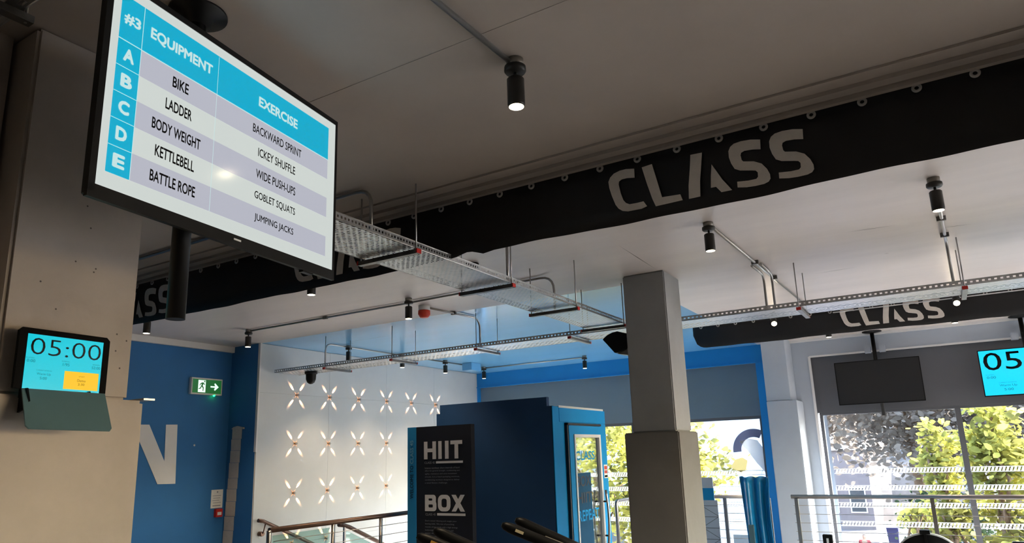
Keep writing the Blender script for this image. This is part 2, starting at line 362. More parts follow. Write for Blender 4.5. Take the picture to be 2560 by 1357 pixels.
def strips(px0, px1, y, parent):
    for z in (1.215, .975, .735, .475):
        b = MB(); b.box(px0, px1, y-.004, y, z+.027, z+.037); b.box(px0, px1, y-.004, y, z-.037, z-.027)
        n = int((px1-px0)/.042)
        for i in range(n):
            x = px0+.03+i*.042
            if x+.03 > px1: break
            b.add([(x-.016, y-.003, z-.03), (x+.009, y-.003, z-.03), (x+.033, y-.003, z+.03), (x+.008, y-.003, z+.03)], [(0, 1, 2, 3)])
        stuff(b.build('film_strip', M['decal_white'], parent, 'white frosted strip of slanted bars across the glass', fix=False))
def window(name, x0, x1, mulls, fm):
    w = bpy.data.objects.new(name, None); COL.objects.link(w); w.location = ((x0+x1)/2, FY+.1, 0); struct(w)
    f = MB(); f.box(x0, x1, FY+.08, FY+.16, 2.04, 2.09); f.box(x0, x1, FY+.08, FY+.16, 0, .06)
    f.box(x0, x0+.045, FY+.08, FY+.16, .06, 2.04); f.box(x1-.045, x1, FY+.08, FY+.16, .06, 2.04)
    f.build('window_frame', fm, w, bevel=0)
    for x in mulls: MB().box(x-.035, x+.035, FY+.06, FY+.16, .06, 2.04).build('mullion', fm, w)
    e = [x0+.045]+[v for x in mulls for v in (x-.035, x+.035)]+[x1-.045]
    for i in range(0, len(e), 2):
        MB().box(e[i], e[i+1], FY+.115, FY+.123, .06, 2.04).build('pane', M['glass'], w)
    return w
w1 = window('window_1', -7.76, -2.44, [-6.2, -4.6], M['frame_dark']); strips(-7.7, -2.5, FY+.11, w1)
w2 = window('window_2', -1.6, 5.8, [.185, 2.0, 3.8], M['frame_dark']); strips(-1.5, 5.7, FY+.11, w2)

# ------------------------------------------------------------ pillars
struct(MB().box(-2.385, -1.985, 6.0, 6.43, 1.76, CZ).build('pillar_centre', M['concrete_grey'], bevel=.01))
struct(MB().box(-2.45, -1.95, 5.955, 6.50, 0, 1.76).build('pillar_centre_plinth', M['concrete_plinth'], bevel=.01))
struct(MB().box(-3.08, -2.645, 1.085, 1.54, 1.85, CZ).build('pillar_left', M['concrete'], bevel=.012))
struct(MB().box(-3.11, -2.61, 1.05, 1.585, 0, 1.85).build('pillar_left_plinth', M['concrete'], bevel=.012))
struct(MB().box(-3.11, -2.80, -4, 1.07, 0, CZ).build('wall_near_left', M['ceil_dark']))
pl_ = bpy.data.objects['pillar_left']
hb_ = MB()
for (y, z) in ((1.32, 2.568), (1.34, 2.486), (1.299, 2.347), (1.367, 2.32), (1.475, 2.098), (1.476, 2.034), (1.514, 2.077), (1.497, 1.97), (1.373, 2.334), (1.19, 2.25), (1.42, 1.93), (1.25, 2.16)):
    hb_.lathe((-2.6452, y, z), (1, 0, 0), [(.0001, .0006), (.0032, .0005), (.0036, 0)], 7)
stuff(hb_.build('air_hole', M['crack'], pl_))

# ------------------------------------------------------------ long banner with lettering
GL = {
'letter_C': [[(0.156, 0.309), (0.155, 0.257), (0.111, 0.265), (0.08, 0.265), (0.063, 0.256), (0.06, 0.239), (0.069, 0.185), (0.081, 0.144), (0.095, 0.124), (0.115, 0.112), (0.155, 0.11), (0.195, 0.111), (0.213, 0.08), (0.182, 0.072), (0.142, 0.073), (0.102, 0.074), (0.072, 0.083), (0.05, 0.101), (0.034, 0.127), (0.016, 0.182), (0.004, 0.231), (0.001, 0.268), (0.013, 0.291), (0.036, 0.309), (0.073, 0.318), (0.109, 0.318)]],
'letter_L': [[(0.2, 0.305), (0.258, 0.31), (0.274, 0.233), (0.288, 0.165), (0.299, 0.111), (0.398, 0.105), (0.408, 0.071), (0.261, 0.069), (0.245, 0.115), (0.222, 0.205)]],
'letter_A': [[(0.47, 0.308), (0.531, 0.305), (0.522, 0.246), (0.507, 0.153), (0.501, 0.07), (0.441, 0.07), (0.446, 0.143), (0.463, 0.251)],
             [(0.574, 0.228), (0.594, 0.189), (0.62, 0.135), (0.663, 0.068), (0.609, 0.069), (0.585, 0.103), (0.559, 0.104), (0.565, 0.168)]],
'letter_S': [[(0.824, 0.298), (0.821, 0.247), (0.781, 0.256), (0.742, 0.259), (0.726, 0.253), (0.722, 0.24), (0.725, 0.214), (0.732, 0.204), (0.782, 0.192), (0.818, 0.171), (0.84, 0.138), (0.851, 0.107), (0.851, 0.084), (0.841, 0.071), (0.819, 0.064), (0.777, 0.063), (0.735, 0.066), (0.691, 0.075), (0.692, 0.105), (0.747, 0.098), (0.785, 0.098), (0.794, 0.107), (0.795, 0.13), (0.786, 0.142), (0.769, 0.147), (0.711, 0.161), (0.686, 0.176), (0.672, 0.208), (0.664, 0.243), (0.665, 0.277), (0.676, 0.298), (0.695, 0.31), (0.73, 0.314), (0.778, 0.31)]],
}
def word(x0, y, parent, zoff=0.0, k=1.0):
    for nm, polys in GL.items():
        for rep in ((0, .2) if nm == 'letter_S' else (0,)):
            b = MB()
            for p in polys: b.prism(p, (x0+rep*k, y, 2.8+zoff), X*k, Z, Vector((0, -1, 0)), .002, .0045)
            b.build(nm, M['letter'], parent)
def banner(name, label, x0, x1, y, zb, words, eyes, round_left, seed, zt=CZ-.004, zoff=0, seams=()):
    t = thing(name, label, 'banner', ((x0+x1)/2, y, zb))
    rnd = random.Random(seed); n = int((x1-x0)/.04); b = MB(); rows = 5
    vs = []; low = []
    ph = [rnd.uniform(0, 6) for _ in range(4)]
    for i in range(n+1):
        x = x0+(x1-x0)*i/n
        dz = .003*math.sin(x*3.1+ph[0])+.0025*math.sin(x*7.7+ph[1])+.0015*math.sin(x*17+ph[2])
        for s_ in seams: dz += .022*math.exp(-((x-s_+.12)/.07)**2) - .012*math.exp(-((x-s_)/.04)**2)
        zl = zb+dz
        if round_left and x < x0+.16: zl = zb + .16-math.sqrt(max(0, .16**2-(x0+.16-x)**2))*1.0
        if round_left and x < x0+.005: zl = zb+.17
        for j in range(rows):
            f = j/(rows-1); z = zt+(zl-zt)*f
            yy = y + (.003+.010*f*f)*math.sin(x*2.2+ph[3])*f
            vs.append((x, yy, z))
    fs = [(i*rows+j, (i+1)*rows+j, (i+1)*rows+j+1, i*rows+j+1) for i in range(n) for j in range(rows-1)]
    b.add(vs, fs, True); cl = b.build('cloth', M['banner'], t, fix=False)
    so = cl.modifiers.new('solid', 'SOLIDIFY'); so.thickness = .002; so.offset = 1
    for wx in words: word(wx, y-.010, t, zoff)
    for ex in eyes:
        e = MB(); e.lathe((ex, y-.004, zt-.033), (0, -1, 0), [(.009, 0), (.009, .004), (.013, .006), (.0215, .004), (.0215, 0)], 18)
        e.build('eyelet', M['eyelet'], t)
    return t
eyes = [.33-.2235*i for i in range(37)]+[.55, .775, 1.0]
banner('ceiling_banner', 'long black fabric banner across the room with pale CLASS lettering, nearest the camera', -7.95, 4.6, 3.45, 2.815, [-1.41, -3.93, -6.45, 1.11], eyes, False, 3, seams=(-2.25,))
banner('ceiling_banner', 'shorter black banner with rounded end and pale CLASS lettering by the far windows', -2.66, 4.4, 9.05, 2.885, [-.88, 1.75], [-2.55+.2235*i for i in range(22)], True, 5, zt=3.19, zoff=.075)
struct(MB().box(-.95, 5.0, 9.0, 9.04, 3.135, 3.142).build('trim_7', M['frame_white']))

# ------------------------------------------------------------ cable trays
def lattice(b, o, u, v, nu, nv, pu, pv, hu, hv, stag=True, alt=True):
    o, u, v = Vector(o), Vector(u), Vector(v)
    for j in range(nv):
        for i in range(nu):
            sh = (pu*.5 if (stag and j % 2) else 0)
            c = o+u*(i*pu+pu/2+sh)+v*(j*pv+pv/2)
            if alt and (i+j) % 3 == 2: a1, a2, sk = hu*.32, hv*.5, .9
            else: a1, a2, sk = hu*.5, hv*.42, 0
            O = [c+u*(sx*pu/2)+v*(sy*pv/2) for sx, sy in ((-1, -1), (1, -1), (1, 1), (-1, 1))]
            I = [c+u*(sx*a1+sy*a2*sk)+v*(sy*a2) for sx, sy in ((-1, -1), (1, -1), (1, 1), (-1, 1))]
            b.add(O+I, [(0, 1, 5, 4), (1, 2, 6, 5), (2, 3, 7, 6), (3, 0, 4, 7)])
def tray(label, axis, a0, a1, c0, c1, z, rods, pitch, side_near=True, red=True, dark=False, supports=None, loc=None):
    """axis 'Y': runs along Y between a0..a1, width c0..c1 in X"""
    U, V = (Y, X) if axis == 'Y' else (X, Y)
    L, Wd = a1-a0, c1-c0
    def P(a, c, zz): return U*a+V*c+Z*zz
    base = P((a0+a1)/2, (c0+c1)/2, z)
    t = thing('cable_tray', label, 'cable tray', base)
    b = MB(); pu, pv = pitch; nu = int(L/pu); nv = max(1, int(round(Wd/pv))); pv = Wd/nv
    lattice(b, P(a0, c0, z), U, V, nu, nv, pu, pv, pu*.62, pv*.5)
    b.build('perforated_base', M['galv'], t, fix=False)
    for c in (c0, c1):
        b = MB(); q = .026 if pitch[0] < .06 else .04
        lattice(b, P(a0, c, z+.006), U, Z, int(L/q), 1, q, .034, q*.45, .016, False, False)
        s1 = MB(); lattice(s1, P(a0, c, z+.006), U, Z, int(L/q), 1, q, .034, q*.45, .016, False, False)
        s1.tube([P(a0, c, z+.003), P(a1, c, z+.003)], .005, 6); s1.tube([P(a0, c, z+.042), P(a1, c, z+.042)], .003, 6)
        s1.build('side_flange', M['galv'], t, fix=False)
    for r in rods:
        zz = z-.012
        s = MB()
        for dz in (-.020, .0):
            s.obox(P(r, (c0+c1)/2, zz+dz*1.0-.004), U*.018, V*(Wd/2+.03), Z*.003)
        s.obox(P(r-.017, (c0+c1)/2, zz-.013), U*.0015, V*(Wd/2+.03), Z*.010)
        s.obox(P(r+.017, (c0+c1)/2, zz-.013), U*.0015, V*(Wd/2+.03), Z*.010)
        for k in range(int(Wd/.045)):
            s.obox(P(r, c0+.02+k*.045, zz-.013), U*.017, V*.004, Z*.008)
        su = s.build('support_channel', M['galv_dark'], t)
        for c in ((c0-.01, c1+.012) if axis == 'X' else (c0-.02, c1+.012)):
            MB().cyl(P(r, c, z-.04), P(r, c, CZ-.004), .005, 8).build('threaded_rod', M['conduit'], su)
        if red:
            for c in (c0-.03, c1+.03):
                MB().obox(P(r, c, zz-.012), U*.020, V*.005, Z*.013).build('end_cap', M['red'], su, 'red plastic end cap')
    return t
tray('perforated steel cable tray running away beside the big screen to the centre column', 'Y', 1.62, 6.42, -2.90, -2.50, 2.80, [2.0, 3.08, 4.15, 5.19, 6.22], (.046, .0205))
tray('long perforated steel cable tray crossing behind the centre column towards the white wall', 'X', -7.72, -2.42, 6.50, 6.93, 2.80, [-6.75, -5.62, -4.38, -3.2], (.06, .036))
tray('perforated steel cable tray at right, above the far CLASS banner', 'X', -2.2, 4.6, 6.50, 6.93, 2.80, [-.95, .29, 1.53, 2.77], (.06, .036))
tray('dark perforated cable tray under the ceiling above the left column', 'X', -2.78, -2.1, .60, .93, 3.08, [-2.4], (.06, .04), red=False)

# ------------------------------------------------------------ conduits
def bend(pts, r=.06, n=5):
    out = [Vector(pts[0])]
    for i in range(1, len(pts)-1):
        p0, p, p1 = Vector(pts[i-1]), Vector(pts[i]), Vector(pts[i+1])
        a = p+(p0-p).normalized()*r; b = p+(p1-p).normalized()*r
        for k in range(n+1):
            t = k/n; out.append(a*(1-t)**2+p*2*t*(1-t)+b*t*t)
    out.append(Vector(pts[-1])); return out
def conduit(label, pts, saddles=(), r=.0115, bendr=.09):
    t = thing('conduit', label, 'conduit', pts[0])
    MB().tube(bend(pts, bendr), r, 10).build('pipe', M['conduit'], t)
    for s in saddles:
        MB().box(s[0]-.03, s[0]+.03, s[1]-.012, s[1]+.012, CZ-.034, CZ-.001).build('saddle', M['galv_dark'], t)
    return t
c = CZ-.018
conduit('straight steel conduit on the ceiling leading to the nearest spotlight', [(-1.36, .3, c), (-1.32, 2.24, c)])
conduit('bent steel conduit dropping into the tray right of the big screen', [(-6.2, 3.02, c), (-2.72, 2.95, c), (-2.72, 2.95, 2.83)], bendr=.12)
conduit('steel conduit along the ceiling past the spotlight near the blue wall corner', [(-7.06, 5.56, c), (-4.6, 5.56, c), (-2.78, 5.30, c), (-2.74, 5.30, 2.83)][:2]+[(-2.85, 5.5, c), (-2.85, 5.5, 2.83)], [(-5.8, 5.56)], bendr=.14)
conduit('steel conduit from the red sounder bending down into the far tray', [(-4.58, 5.88, c), (-4.50, 6.75, c), (-4.50, 6.75, 2.84)], [(-4.55, 6.3)], bendr=.13)
conduit('steel conduit rising from the tray end and running along the white wall', [(-7.12, 6.85, 2.84), (-7.12, 6.85, c), (-7.1, 7.35, c), (-7.08, 10.7, c)][:2]+[(-7.09, 10.75, c)], bendr=.1)
conduit('steel conduit across the blue ceiling beside the far window wall', [(-7.09, 10.76, c), (-5.04, 10.76, c)])
conduit('thin vertical conduit hanging behind the long banner above the tray', [(-2.7, 4.45, CZ), (-2.7, 4.45, 2.84)])
conduit('steel conduit from the spotlight near the column back to the right tray', [(-1.25, 4.96, c), (-1.17, 8.55, c)], [(-1.22, 6.2), (-1.2, 6.9)])
conduit('pair of drop conduits bending down to the right tray, left pipe', [(-1.27, 6.3, c), (-1.26, 6.72, c), (-1.26, 6.72, 2.84)])
conduit('pair of drop conduits bending down to the right tray, right pipe', [(-1.19, 6.3, c), (-1.19, 6.74, c), (-1.19, 6.74, 2.84)])
conduit('steel conduit behind the right-hand spotlight running to the far banner', [(.16, 4.92, c), (.22, 6.52, c), (.225, 6.60, 2.84)], [(.19, 5.8), (.21, 6.3)], bendr=.05)
jb = MB().box(-7.06, -6.86, 10.0, 10.3, CZ-.13, CZ).build('junction_box', M['ceil_blue'], bevel=.006)
tag(jb, 'blue-painted junction box on the ceiling beside the white wall', 'junction box')

# ------------------------------------------------------------ spotlights
def spot(x, y, label, aim=(0, 0, -1), watt=LAMP_W, drop=.0, cube=True, bright=False):
    t = thing('spotlight', label, 'spotlight', (x, y, CZ), None)
    aim = Vector(aim).normalized()
    MB().lathe((x, y, CZ), (0, 0, -1), [(.001, 0), (.036, 0), (.036, .034), (.001, .034)], 20).build('ceiling_box', M['junction'], t)
    MB().lathe((x, y, CZ-.034), (0, 0, -1), [(.001, 0), (.045, 0), (.046, .018), (.040, .026), (.001, .026)], 20).build('mount', M['lamp_body'], t)
    top = Vector((x, y, CZ-.085)); MB().cyl((x, y, CZ-.05), tuple(top), .008, 8).build('stem', M['lamp_body'], t)
    h = MB(); h.lathe(top, aim, [(.001, -.002), (.030, 0), (.036, .006), (.036, .118), (.033, .128), (.030, .128), (.030, .118)], 24)
    h.build('lamp_head', M['lamp_body'], t)
    MB().lathe(top, aim, [(.001, .1283), (.0305, .1283)], 20).build('lens', M['lamp_glow'], t, 'glowing warm white lens')
    L = bpy.data.lights.new('spot_beam', 'SPOT'); L.energy = watt; L.color = (1, .78, .52); L.spot_size = R(95); L.spot_blend = .7; L.shadow_soft_size = .025
    lo = bpy.data.objects.new('spot_beam', L); COL.objects.link(lo); lo.parent = t; lo.location = (top+aim*.14)-Vector((x, y, CZ))
    lo.rotation_euler = (-aim).to_track_quat('Z', 'Y').to_euler()
    return t
spot(-1.31, 2.27, 'nearest dark spotlight hanging at the end of the ceiling conduit, lit')
spot(.155, 4.89, 'lit spotlight at right just behind the long banner')
spot(-1.26, 4.9, 'lit spotlight behind the long banner beside the centre column')
spot(-4.45, 4.1, 'spotlight peeping below the banner under the big screen')
spot(-7.1, 4.27, 'spotlight under the banner nearest the left column')
spot(-7.1, 5.56, 'spotlight at the conduit end before the blue wall corner')
spot(-4.5, 5.45, 'spotlight beside the red sounder')
spot(-7.1, 7.27, 'spotlight nearest the dome camera on the blue ceiling')
spot(-7.08, 8.42, 'spotlight half hidden by the far tray above the white wall')
spot(-7.05, 9.5, 'spotlight beside the blue junction box')
spot(-7.08, 10.72, 'spotlight in the far corner where white wall meets windows')
spot(-5.03, 10.7, 'single spotlight on the blue ceiling right of the far corner')
spot(-1.6, 8.85, 'glaring spotlight tilted towards the camera left of the far CLASS lettering', aim=(.18, -.9, -.62), watt=1.0)
spot(.30, 8.9, 'glaring spotlight tilted towards the camera over the last S of the far banner', aim=(-.04, -.9, -.62), watt=1.0)
spot(-1.14, 10.0, 'small downlight just below the far banner, left of the dark screen')
spot(.28, 9.9, 'small downlight just below the far banner, right of the dark screen')
spot(.35, 2.20, 'spotlight just above the upper right frame edge')
for (x, y) in ((1.7, 4.9), (1.7, 2.2), (-1.3, -.6), (.4, -.6), (1.7, -.6), (-4.5, 2.3), (-4.5, -.3), (3.2, 7.0), (3.2, 3.0)):
    pass
tg = thing('ceiling_sensor', 'small black round sensor on the ceiling above the tray', 'sensor', (-3.24, 4.76, CZ))  # small dark round fitting is a sensor, not a speaker
MB().lathe((-3.24, 4.76, CZ), (0, 0, -1), [(.001, 0), (.06, 0), (.055, .03), (.03, .045), (.001, .045)], 20).build('housing', M['black_pl'], tg)

# red sounder on ceiling
rs = thing('fire_sounder', 'red fire alarm sounder with white base on the ceiling', 'fire alarm', (-4.6, 5.83, CZ))
MB().lathe((-4.6, 5.83, CZ), (0, 0, -1), [(.001, 0), (.062, 0), (.062, .05), (.055, .055), (.001, .055)], 20).build('base', M['white_pl'], rs)
MB().lathe((-4.6, 5.83, CZ-.055), (0, 0, -1), [(.001, 0), (.066, 0), (.068, .04), (.045, .075), (.02, .08), (.001, .08)], 10).build('sounder_body', M['orange'], rs)

# dome camera under the far tray
dc = thing('dome_camera', 'black dome security camera hanging under the tray end', 'camera', (-7.25, 6.72, 2.79))
MB().lathe((-7.25, 6.72, 2.795), (0, 0, -1), [(.001, 0), (.085, 0), (.085, .03), (.07, .035)], 20).build('mount', M['black_pl'], dc)
MB().lathe((-7.25, 6.72, 2.76), (0, 0, -1), [(.07, 0), (.068, .03), (.066, .07), (.05, .11), (.025, .13), (.001, .135)], 20).build('dome', M['black_pl'], dc)

# loudspeaker behind the centre column
sp = thing('loudspeaker', 'black angular loudspeaker bracketed to the centre column', 'loudspeaker', (-2.45, 6.2, 2.62))
pf = [(-.40, .11), (-.33, .16), (-.24, .19), (-.13, .17), (-.055, .14), (-.055, -.02), (-.22, -.06)]
b = MB(); o_ = Vector((-2.385, 6.1, 2.565))
b.prism([(-.285, .085), (-.235, .12), (-.18, .14), (-.13, .145), (-.04, .115), (-.03, .02), (-.06, -.03), (-.165, -.06)], o_, X, Z, Y, 0, .24)
b.build('cabinet', M['black_pl'], sp, bevel=.006)
MB().prism([(-.155, -.062), (-.06, -.03), (-.03, .02), (0.0, .04), (0.0, -.095)], o_, X, Z, Y, .04, .20).build('bracket', M['junction'], sp, 'grey wall bracket')

# ------------------------------------------------------------ big hanging screen
TV = thing('hanging_screen', 'large lit television on a ceiling pole showing an exercise timetable', 'television', (-2.1, 1.36, 2.05))
A = Vector((-1.890, .954, 3.003)); Bp = Vector((-2.048, 1.992, 3.003)); Cc = Vector((-2.048, 1.992, 2.36)); 
tu = (Bp-A); TW = tu.length; tu.normalize(); TH = .643; tn = tu.cross(Z); tn.normalize()      # tn faces the viewer (+X)
if tn.x < 0: tn = -tn
def tp(u, v, d=0): return A+tu*(u*TW)-Z*(v*TH)+tn*d
def trect(b, u0, u1, v0, v1, d): b.obox(tp((u0+u1)/2, (v0+v1)/2, d), tu*(abs(u1-u0)*TW/2), Z*(abs(v1-v0)*TH/2), tn*.0004)
bz = MB(); m_ = .020
for (u0, u1, v0, v1) in ((-m_/TW, 0, -.03, 1.035), (1, 1+.012/TW, -.03, 1.035), (-m_/TW, 1+.012/TW, -.03, 0), (-m_/TW, 1+.012/TW, 1, 1.062)):
    bz.obox(tp((u0+u1)/2, (v0+v1)/2, -.004), tu*((u1-u0)*TW/2), Z*((v1-v0)*TH/2), tn*.007)
bz.build('bezel', M['black_pl'], TV)
bk = MB(); bk.obox(tp(.5, .5, -.022), tu*(TW/2+.012), Z*(TH/2+.032), tn*.016)
bk.obox(tp(.5, .62, -.048), tu*(TW/2-.12), Z*(TH/2-.09), tn*.016); bk.build('back_shell', M['black_pl'], TV, bevel=.006)
d = MB(); trect(d, 0, 1, 0, 1, 0); d.build('screen', M['screen_white'], TV)
d = MB(); trect(d, .025, .955, .055, .276, .0012); trect(d, .025, .0975, .280, .926, .0012); d.build('table_header', M['screen_blue'], TV, 'bright blue table header and letter column')
rowh = (.926-.280)/5
d = MB()
for i in (0, 2, 4): trect(d, .0985, .954, .280+i*rowh, .280+(i+1)*rowh, .0010)
d.build('table_row', M['screen_band'], TV, 'pale grey table rows')
d = MB()
for i in range(1, 5): trect(d, .025, .0975, .280+i*rowh-.0012, .280+i*rowh+.0012, .0020)
trect(d, .0970, .0985, .055, .926, .0020); trect(d, .3795, .3805, .06, .926, .0020); trect(d, .025, .955, .276, .280, .0020)
d.build('table_rule', M['screen_pale'], TV, 'thin pale table rules')
def tt(s, u, v, w, h, m, bold=0): text('screen_text', s, m, tp(u, v, .0032), tu, Z, w*TW, h*TH, TV, depth=0, bold=bold)
tt('#3', .062, .165, .050, .055, M['screen_pale'], .045)
for i, ch in enumerate('ABCDE'): tt(ch, .060, .280+(i+.5)*rowh, .030, .058, M['screen_pale'], .06)
tt('EQUIPMENT', .239, .165, .230, .062, M['screen_pale'], .045)
tt('EXERCISE', .667, .168, .200, .056, M['screen_pale'], .045)
for i, (s, wd) in enumerate([('BIKE', .058), ('LADDER', .095), ('BODY WEIGHT', .175), ('KETTLEBELL', .140), ('BATTLE ROPE', .160)]):
    tt(s, .239, .280+(i+.5)*rowh, wd, .054, M['screen_black'], .024)
for i, (s, wd) in enumerate([('BACKWARD SPRINT', .25), ('ICKEY SHUFFLE', .19), ('WIDE PUSH-UPS', .20), ('GOBLET SQUATS', .205), ('JUMPING JACKS', .195)]):
    tt(s, .669, .280+(i+.5)*rowh, wd, .050, M['screen_black'], .010)
MB().obox(tp(.5, 1.026, .005), tu*.016, Z*.003, tn*.001).build('logo_strip', M['white_pl'], TV, 'small pale strip on the lower bezel')
MB().obox(tp(.86, 1.062, -.01), tu*.03, Z*.006, tn*.01).build('sensor', M['black_pl'], TV)
MB().cyl((-2.105, 1.36, 2.07), (-2.105, 1.36, CZ-.03), .0300, 24).build('pole', M['black_metal'], TV)
MB().lathe((-2.105, 1.36, CZ), (0, 0, -1), [(.001, 0), (.10, 0), (.10, .010), (.05, .016), (.045, .05), (.001, .05)], 32).build('ceiling_flange', M['black_metal'], TV)
pm = MB(); pm.obox(Vector((-2.06, 1.367, 2.68)), tn*.045, Z*.10, tu*.04); pm.obox(Vector((-2.105, 1.36, 2.68)), tn*.038, Z*.05, tu*.040)
pm.build('mount_bracket', M['black_metal'], TV)

# ------------------------------------------------------------ timer tablet on left column
TB = thing('timer_tablet', 'wall tablet on the left column showing a 05:00 timer', 'tablet', (-2.6, 1.27, 1.85))
tx = -2.575
ta = Vector((tx, 1.113, 2.073)); tu2 = Vector((.0, 1, -.012)).normalized(); tv2 = Z.copy(); tn2 = X.copy()
def qb(b, y0, y1, z0, z1, x, th=.0006):
    b.obox((x, (y0+y1)/2, (z0+z1)/2), X*th, tu2*((y1-y0)/2), Z*((z1-z0)/2)); return b
b = MB(); b.prism([(.012, 0), (.291, 0), (.303, -.012), (.303, -.205), (.0, -.205), (.0, -.012)], (tx-.014, 1.113, 2.071), tu2, Z, X, 0, .012)
b.build('tablet_body', M['bezel_black'], TB, bevel=.002)
qb(MB(), 1.141, 1.391, 1.862, 2.049, tx-.0012).build('tablet_screen', M['screen_cyan'], TB)
def t2(s, y, z, w, h, m, bold=0, depth=.0012): text('screen_text', s, m, (tx, y, z), tu2, Z, w, h, TB, bold=bold, depth=depth)
t2('05:00', 1.268, 2.009, .232, .056, M['screen_black'], -.012)
t2('0:00', 1.158, 1.960, .026, .010, M['screen_teal']); t2('1/95', 1.270, 1.956, .022, .010, M['screen_teal']); t2('52:00', 1.372, 1.953, .030, .010, M['screen_teal'])
for (y, z) in ((1.155, 1.970), (1.268, 1.967), (1.373, 1.964)): t2('ELAPSED' if y < 1.2 else ('INTERVAL' if y < 1.3 else 'REMAINING'), y, z, .026, .004, M['screen_teal'])
t2('CURRENT INTERVAL', 1.202, 1.930, .05, .004, M['screen_teal'])
t2('Warm Up', 1.202, 1.917, .044, .010, M['screen_teal']); t2('5:00', 1.202, 1.904, .022, .009, M['screen_teal'])
qb(MB(), 1.268, 1.384, 1.872, 1.934, tx-.0002).build('next_panel', M['screen_yellow'], TB, 'yellow up-next panel')
t2('Demo', 1.326, 1.904, .028, .009, M['screen_brown'], depth=.002); t2('2:30', 1.326, 1.891, .022, .008, M['screen_brown'], depth=.002); t2('UP NEXT', 1.326, 1.918, .02, .004, M['screen_brown'], depth=.002)
# slate-blue lectern lid under it
hl = thing('tablet_holder', 'slate blue sloping holder lid below the wall tablet', 'tablet holder', (-2.55, 1.27, 1.75))
b = MB(); o1 = Vector((-2.575, 1.14, 1.868)); hu = Vector((.03, .225, -.006)); hv = Vector((.09, -.02, -.135))
b.prism([(0, 0), (1.13, -.0), (1.16, .93), (1.13, 1), (.06, 1), (.02, .93)], o1, hu, hv, hu.cross(hv).normalized(), 0, .006)
b.build('lid', M['holder'], hl, bevel=.001)
for y_ in (1.15, 1.35): MB().prism([(0, 0), (.05, 0), (.08, -.06), (0, -.08)], (-2.615, y_, 1.868), X, Z, Y, 0, .006).build('side_plate', M['black_pl'], hl)
tag(MB().box(-2.70, -2.60, 1.575, 1.62, 1.851, 1.858).build('metal_strip', M['steel']), 'thin metal strip lying on the ledge of the left column', 'metal strip')  # a metal edge strip on the plinth ledge, not a phone

# ------------------------------------------------------------ blue wall pieces
NX = -8.478
nl = MB(); nl.prism([(4.70, 1.40), (4.87, 1.40), (4.87, 1.86), (5.30, 1.40), (5.42, 1.395)][:0] or [(4.62, 1.40), (4.80, 1.40), (4.80, 1.95), (4.87, 1.83), (5.34, 1.395), (5.64, 1.385), (5.615, 2.12), (5.46, 2.12), (5.455, 1.64), (5.22, 2.115), (4.62, 2.115)], (NX, 0, 0), Y, Z, X, 0, .003)
wlN = MB()
wlN.prism([(4.95, 1.40), (5.125, 1.40), (5.115, 1.93), (5.40, 1.392), (5.64, 1.386), (5.612, 2.120), (5.455, 2.116), (5.470, 1.665), (5.235, 2.112), (4.93, 2.108)], (NX, 0, 0), Y, Z, X, 0, .003)
tag(wlN.build('wall_letter', M['white_paint']), 'big white letter N painted on the blue wall', 'letter')
ex = thing('exit_sign', 'green running man exit sign with arrow on the blue wall', 'exit sign', (-8.48, 5.99, 2.62))
MB().box(-8.48, -8.43, 5.745, 6.215, 2.515, 2.735).build('case', M['white_pl'], ex, bevel=.004)
MB().box(-8.431, -8.4285, 5.765, 6.195, 2.535, 2.715).build('green_face', M['exit_green'], ex)
MB().box(-8.4285, -8.4275, 5.845, 5.955, 2.545, 2.705).build('pictogram_panel', M['exit_white'], ex)
b = MB(); e0 = (-8.4275, 5.845, 2.545)
b.prism([(.085, .135), (.098, .135), (.103, .147), (.094, .157), (.084, .150)], e0, Y, Z, X, 0, .001)
b.prism([(.03, .115), (.055, .130), (.082, .128), (.098, .100), (.088, .096), (.076, .113), (.066, .086), (.084, .062), (.080, .018), (.068, .018), (.070, .056), (.050, .074), (.040, .046), (.010, .040), (.008, .050), (.030, .058), (.046, .092), (.050, .112), (.036, .104), (.028, .085), (.020, .090)], e0, Y, Z, X, 0, .001)
b.build('running_man', M['exit_green'], ex)
MB().prism([(6.03, .615), (6.10, .615), (6.085, .585), (6.10, .575), (6.155, .625), (6.10, .675), (6.085, .665), (6.10, .635), (6.03, .635)], (-8.4285, 0, 2.0), Y, Z, X, 0, .001).build('arrow', M['exit_white'], ex)
MB().lathe((-8.44, 6.10, 2.515), (0, 0, -1), [(.001, .016), (.012, .013), (.014, 0)], 12).build('indicator', M['led_green'], ex, 'glowing green indicator')
nt_ = thing('fire_notice', 'white laminated notice on the blue wall above the red call point', 'notice', (-8.48, 6.27, 1.16))
MB().box(-8.48, -8.474, 6.18, 6.355, 1.045, 1.28).build('sheet', M['paper'], nt_)
b = MB()
for k in range(4): b.box(-8.474, -8.4735, 6.20+.01*(k % 2), 6.33-.015*(k % 3), 1.20-.03*k, 1.206-.03*k)
b.box(-8.474, -8.4735, 6.205, 6.325, 1.07, 1.082); b.build('print', M['sign_small'], nt_)
MB().lathe((-8.474, 6.27, 1.25), (1, 0, 0), [(.001, .0008), (.012, .0008)], 12).build('round_mark', M['sign_small'], nt_)
cp = thing('call_point', 'red fire call point below the notice', 'fire alarm', (-8.48, 6.285, .98))
MB().box(-8.48, -8.43, 6.235, 6.335, .93, 1.035).build('case', M['red'], cp, bevel=.004)
MB().box(-8.43, -8.428, 6.255, 6.315, .955, .995).build('glass_plate', M['white_pl'], cp)
tag(MB().lathe((-8.478, 5.88, 1.86), (1, 0, 0), [(.001, .006), (.012, .004), (.014, 0)], 10).build('wall_hook', M['white_pl']), 'tiny white hook on the blue wall right of the N', 'hook')
